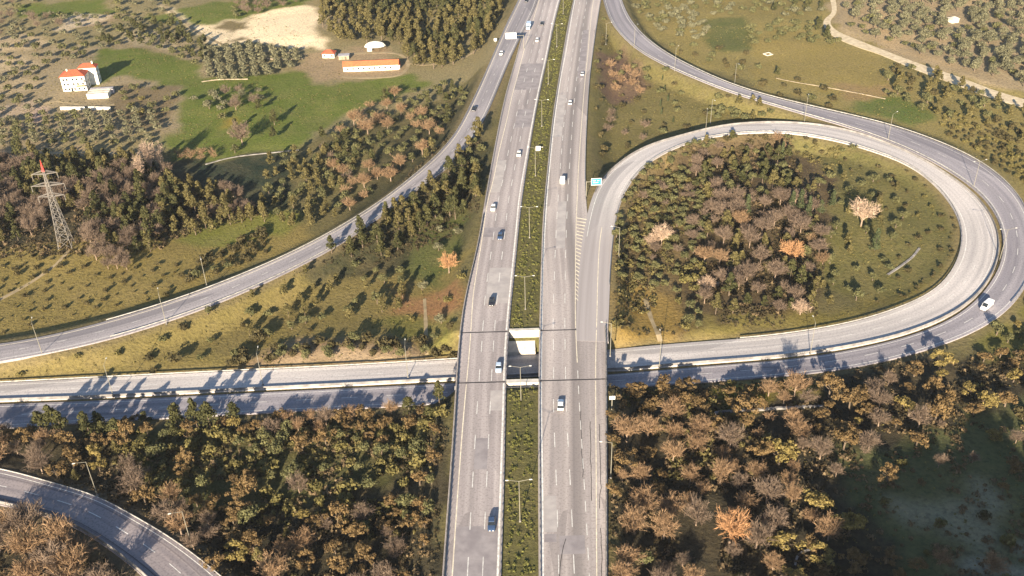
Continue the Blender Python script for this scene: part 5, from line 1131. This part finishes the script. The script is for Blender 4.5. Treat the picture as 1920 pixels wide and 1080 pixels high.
# undergrowth and ground cover: nobody could count it
def cover(name, label, cat, polys, gap, mat, smin, smax, avoid=.8, q=14, exact=None):
    rs = np.random.RandomState(int(gap*100)+len(polys)); Vs = []
    for poly in polys:
        wp = np.array([at(p[0], p[1], .5)[:2] for p in poly]); x0, y0 = wp.min(0); x1, y1 = np.minimum(wp.max(0), (999, 735)); n = int((x1-x0)*(y1-y0)/gap**2)
        X, Y = x0+rs.rand(n)*(x1-x0), y0+rs.rand(n)*(y1-y0); k = inpoly(X, Y, [tuple(a) for a in wp]); X, Y = X[k], Y[k]
        dn = vnoise(X, Y, 11, 31); k = dn > .32; X, Y = X[k], Y[k]
        i = np.clip(np.searchsorted(xs, X), 0, len(xs)-1); j = np.clip(np.searchsorted(ys, Y), 0, len(ys)-1)
        D = np.min([DIST[n_][j, i] for n_ in ('highway_left', 'highway_right', 'loop_ramp', 'outer_ramp', 'left_ramp', 'curved_ramp', 'dirt_track')], axis=0); k = D > avoid; X, Y = X[k], Y[k]
        if not len(X): continue
        Z = hgt(X, Y); s = smin+(smax-smin)*rs.rand(len(X))**2
        c = np.repeat(np.stack([X, Y, Z], 1), q, 0); ss = np.repeat(s, q)[:, None]; d = rs.randn(len(c), 3); d /= np.linalg.norm(d, axis=1)[:, None]; d[:, 2] = abs(d[:, 2])
        Vs.append((leafquads(rs, c+d*ss*(.5+.5*rs.rand(len(c), 1)), d+rs.randn(len(c), 3)*.5, .30*ss**.5), np.repeat(np.repeat(rs.rand(len(X)), q), 4)))
    V = np.concatenate([v[0] for v in Vs]); me = npmesh(name, V, np.arange(len(V)).reshape(-1, 4)); a = me.attributes.new('tint', 'FLOAT', 'POINT'); a.data.foreach_set('value', np.concatenate([v[1] for v in Vs]).astype(np.float32)); me.materials.append(mat)
    tag(link(name, me), label, cat, None, 'stuff')
UG = foliage('shade_toned_undergrowth', (.04, .035, .018), (.085, .065, .035)); GC = foliage('grass_tuft_foliage', (.12, .105, .035), (.21, .17, .06)); MH = foliage('median_hedge_foliage', (.10, .11, .03), (.19, .18, .055))  # undergrowth colours lowered to carry the shade between the trees
cover('undergrowth', 'dark low undergrowth covering the floor of the woods', 'undergrowth', [
    [(-80, 812), (850, 766), (835, 1200), (480, 1180), (330, 1010), (160, 925), (-80, 880)], [(1290, 290), (1480, 270), (1540, 470), (1530, 590), (1310, 590)], [(-80, 945), (60, 965), (220, 1050), (320, 1200), (-120, 1200)],
    [(1142, 735), (1940, 650), (1960, 760), (1560, 900), (1560, 1200), (1142, 1200)], [(1160, 320), (1340, 270), (1480, 260), (1550, 470), (1530, 600), (1150, 640)],
    [(-70, 300), (240, 300), (500, 390), (280, 470), (-70, 490)], [(560, 520), (900, 225), (900, 420), (740, 480)]], 1.75, UG, .35, 1.3)
cover('dry_grass', 'tufts of dry grass and weeds on the open fields and verges', 'grass', [
    [(-80, 690), (560, 520), (870, 480), (870, 680), (-80, 725)], [(-80, 500), (500, 390), (590, 420), (380, 535), (-80, 650)], [(1540, 280), (1790, 400), (1790, 490), (1560, 600), (1280, 640)], [(1500, 800), (1960, 700), (1960, 1200), (1500, 1200)],
    [(1130, 20), (1580, 235), (1120, 320)], [(1200, -40), (1560, 40), (2000, 230), (2000, 430), (1580, 210), (1280, 115)], [(-80, -40), (420, -40), (560, 60), (700, 190), (330, 300), (-80, 290)]], 2.6, GC, .12, .5, q=7)
SG = foliage('olive_scrub_foliage', (.085, .075, .028), (.17, .14, .055)); SB = foliage('brown_scrub_foliage', (.11, .08, .045), (.19, .135, .075))
cover('olive_scrub', 'waist high olive green scrub filling the wood below the crossroad', 'scrub', [[(200, 815), (850, 785), (845, 1010), (520, 985), (230, 930)], [(1142, 735), (1500, 745), (1400, 900), (1142, 900)], [(1160, 320), (1300, 280), (1330, 400), (1310, 560), (1150, 640)], [(1480, 280), (1600, 275), (1560, 330)]], 3.0, SG, .7, 2.1, 1.2, 34)
cover('brown_scrub', 'thin rust brown brush between the leafless trees', 'scrub', [[(-80, 830), (850, 790), (835, 1200), (480, 1180), (330, 1010), (160, 925), (-80, 880)], [(1290, 290), (1480, 270), (1540, 470), (1530, 590), (1310, 590)], [(-80, 945), (60, 965), (220, 1050), (320, 1200), (-120, 1200)], [(1142, 735), (1940, 650), (1960, 740), (1560, 880), (1560, 1200), (1142, 1200)], [(-70, 300), (240, 300), (500, 390), (280, 470), (-70, 490)], [(1500, 850), (1980, 760), (1980, 1200), (1500, 1200)]], 3.6, SB, .5, 1.8, 1.2, 26)
mp_ = []; md = ROADS['_median']
rs = np.random.RandomState(9); n = 2100; t = rs.rand(n)**1.0*(len(md['c'])-1); k = t.astype(int)
off = (rs.rand(n)*2-1)*(md['hw'][k]-1.0); X = md['c'][k, 0]+off; Y = md['c'][k, 1]+rs.rand(n)*2; kk = (md['hw'][k] > 1.6) & ~((Y > YA-2.5) & (Y < YB+1.5)) & (np.abs(off) > .35) ; X, Y = X[kk], Y[kk]; Z = hgt(X, Y); q = 26
kk = project(np.stack([X, Y, Z], 1))[:, 1] < 1180; X, Y, Z = X[kk], Y[kk], Z[kk]
s = .2+.65*rs.rand(len(X))**2; c = np.repeat(np.stack([X, Y, Z], 1), q, 0); ss = np.repeat(s, q)[:, None]; d = rs.randn(len(c), 3); d /= np.linalg.norm(d, axis=1)[:, None]; d[:, 2] = abs(d[:, 2])
V = leafquads(rs, c+d*ss*(.5+.5*rs.rand(len(c), 1)), d+rs.randn(len(c), 3)*.5, .17); me = npmesh('median_hedge', V, np.arange(len(V)).reshape(-1, 4)); a = me.attributes.new('tint', 'FLOAT', 'POINT'); a.data.foreach_set('value', np.repeat(np.repeat(rs.rand(len(X)), q), 4).astype(np.float32)); me.materials.append(MH)
tag(link('median_hedge', me), 'low green hedge plants filling the median strip between the carriageways', 'hedge', None, 'stuff')
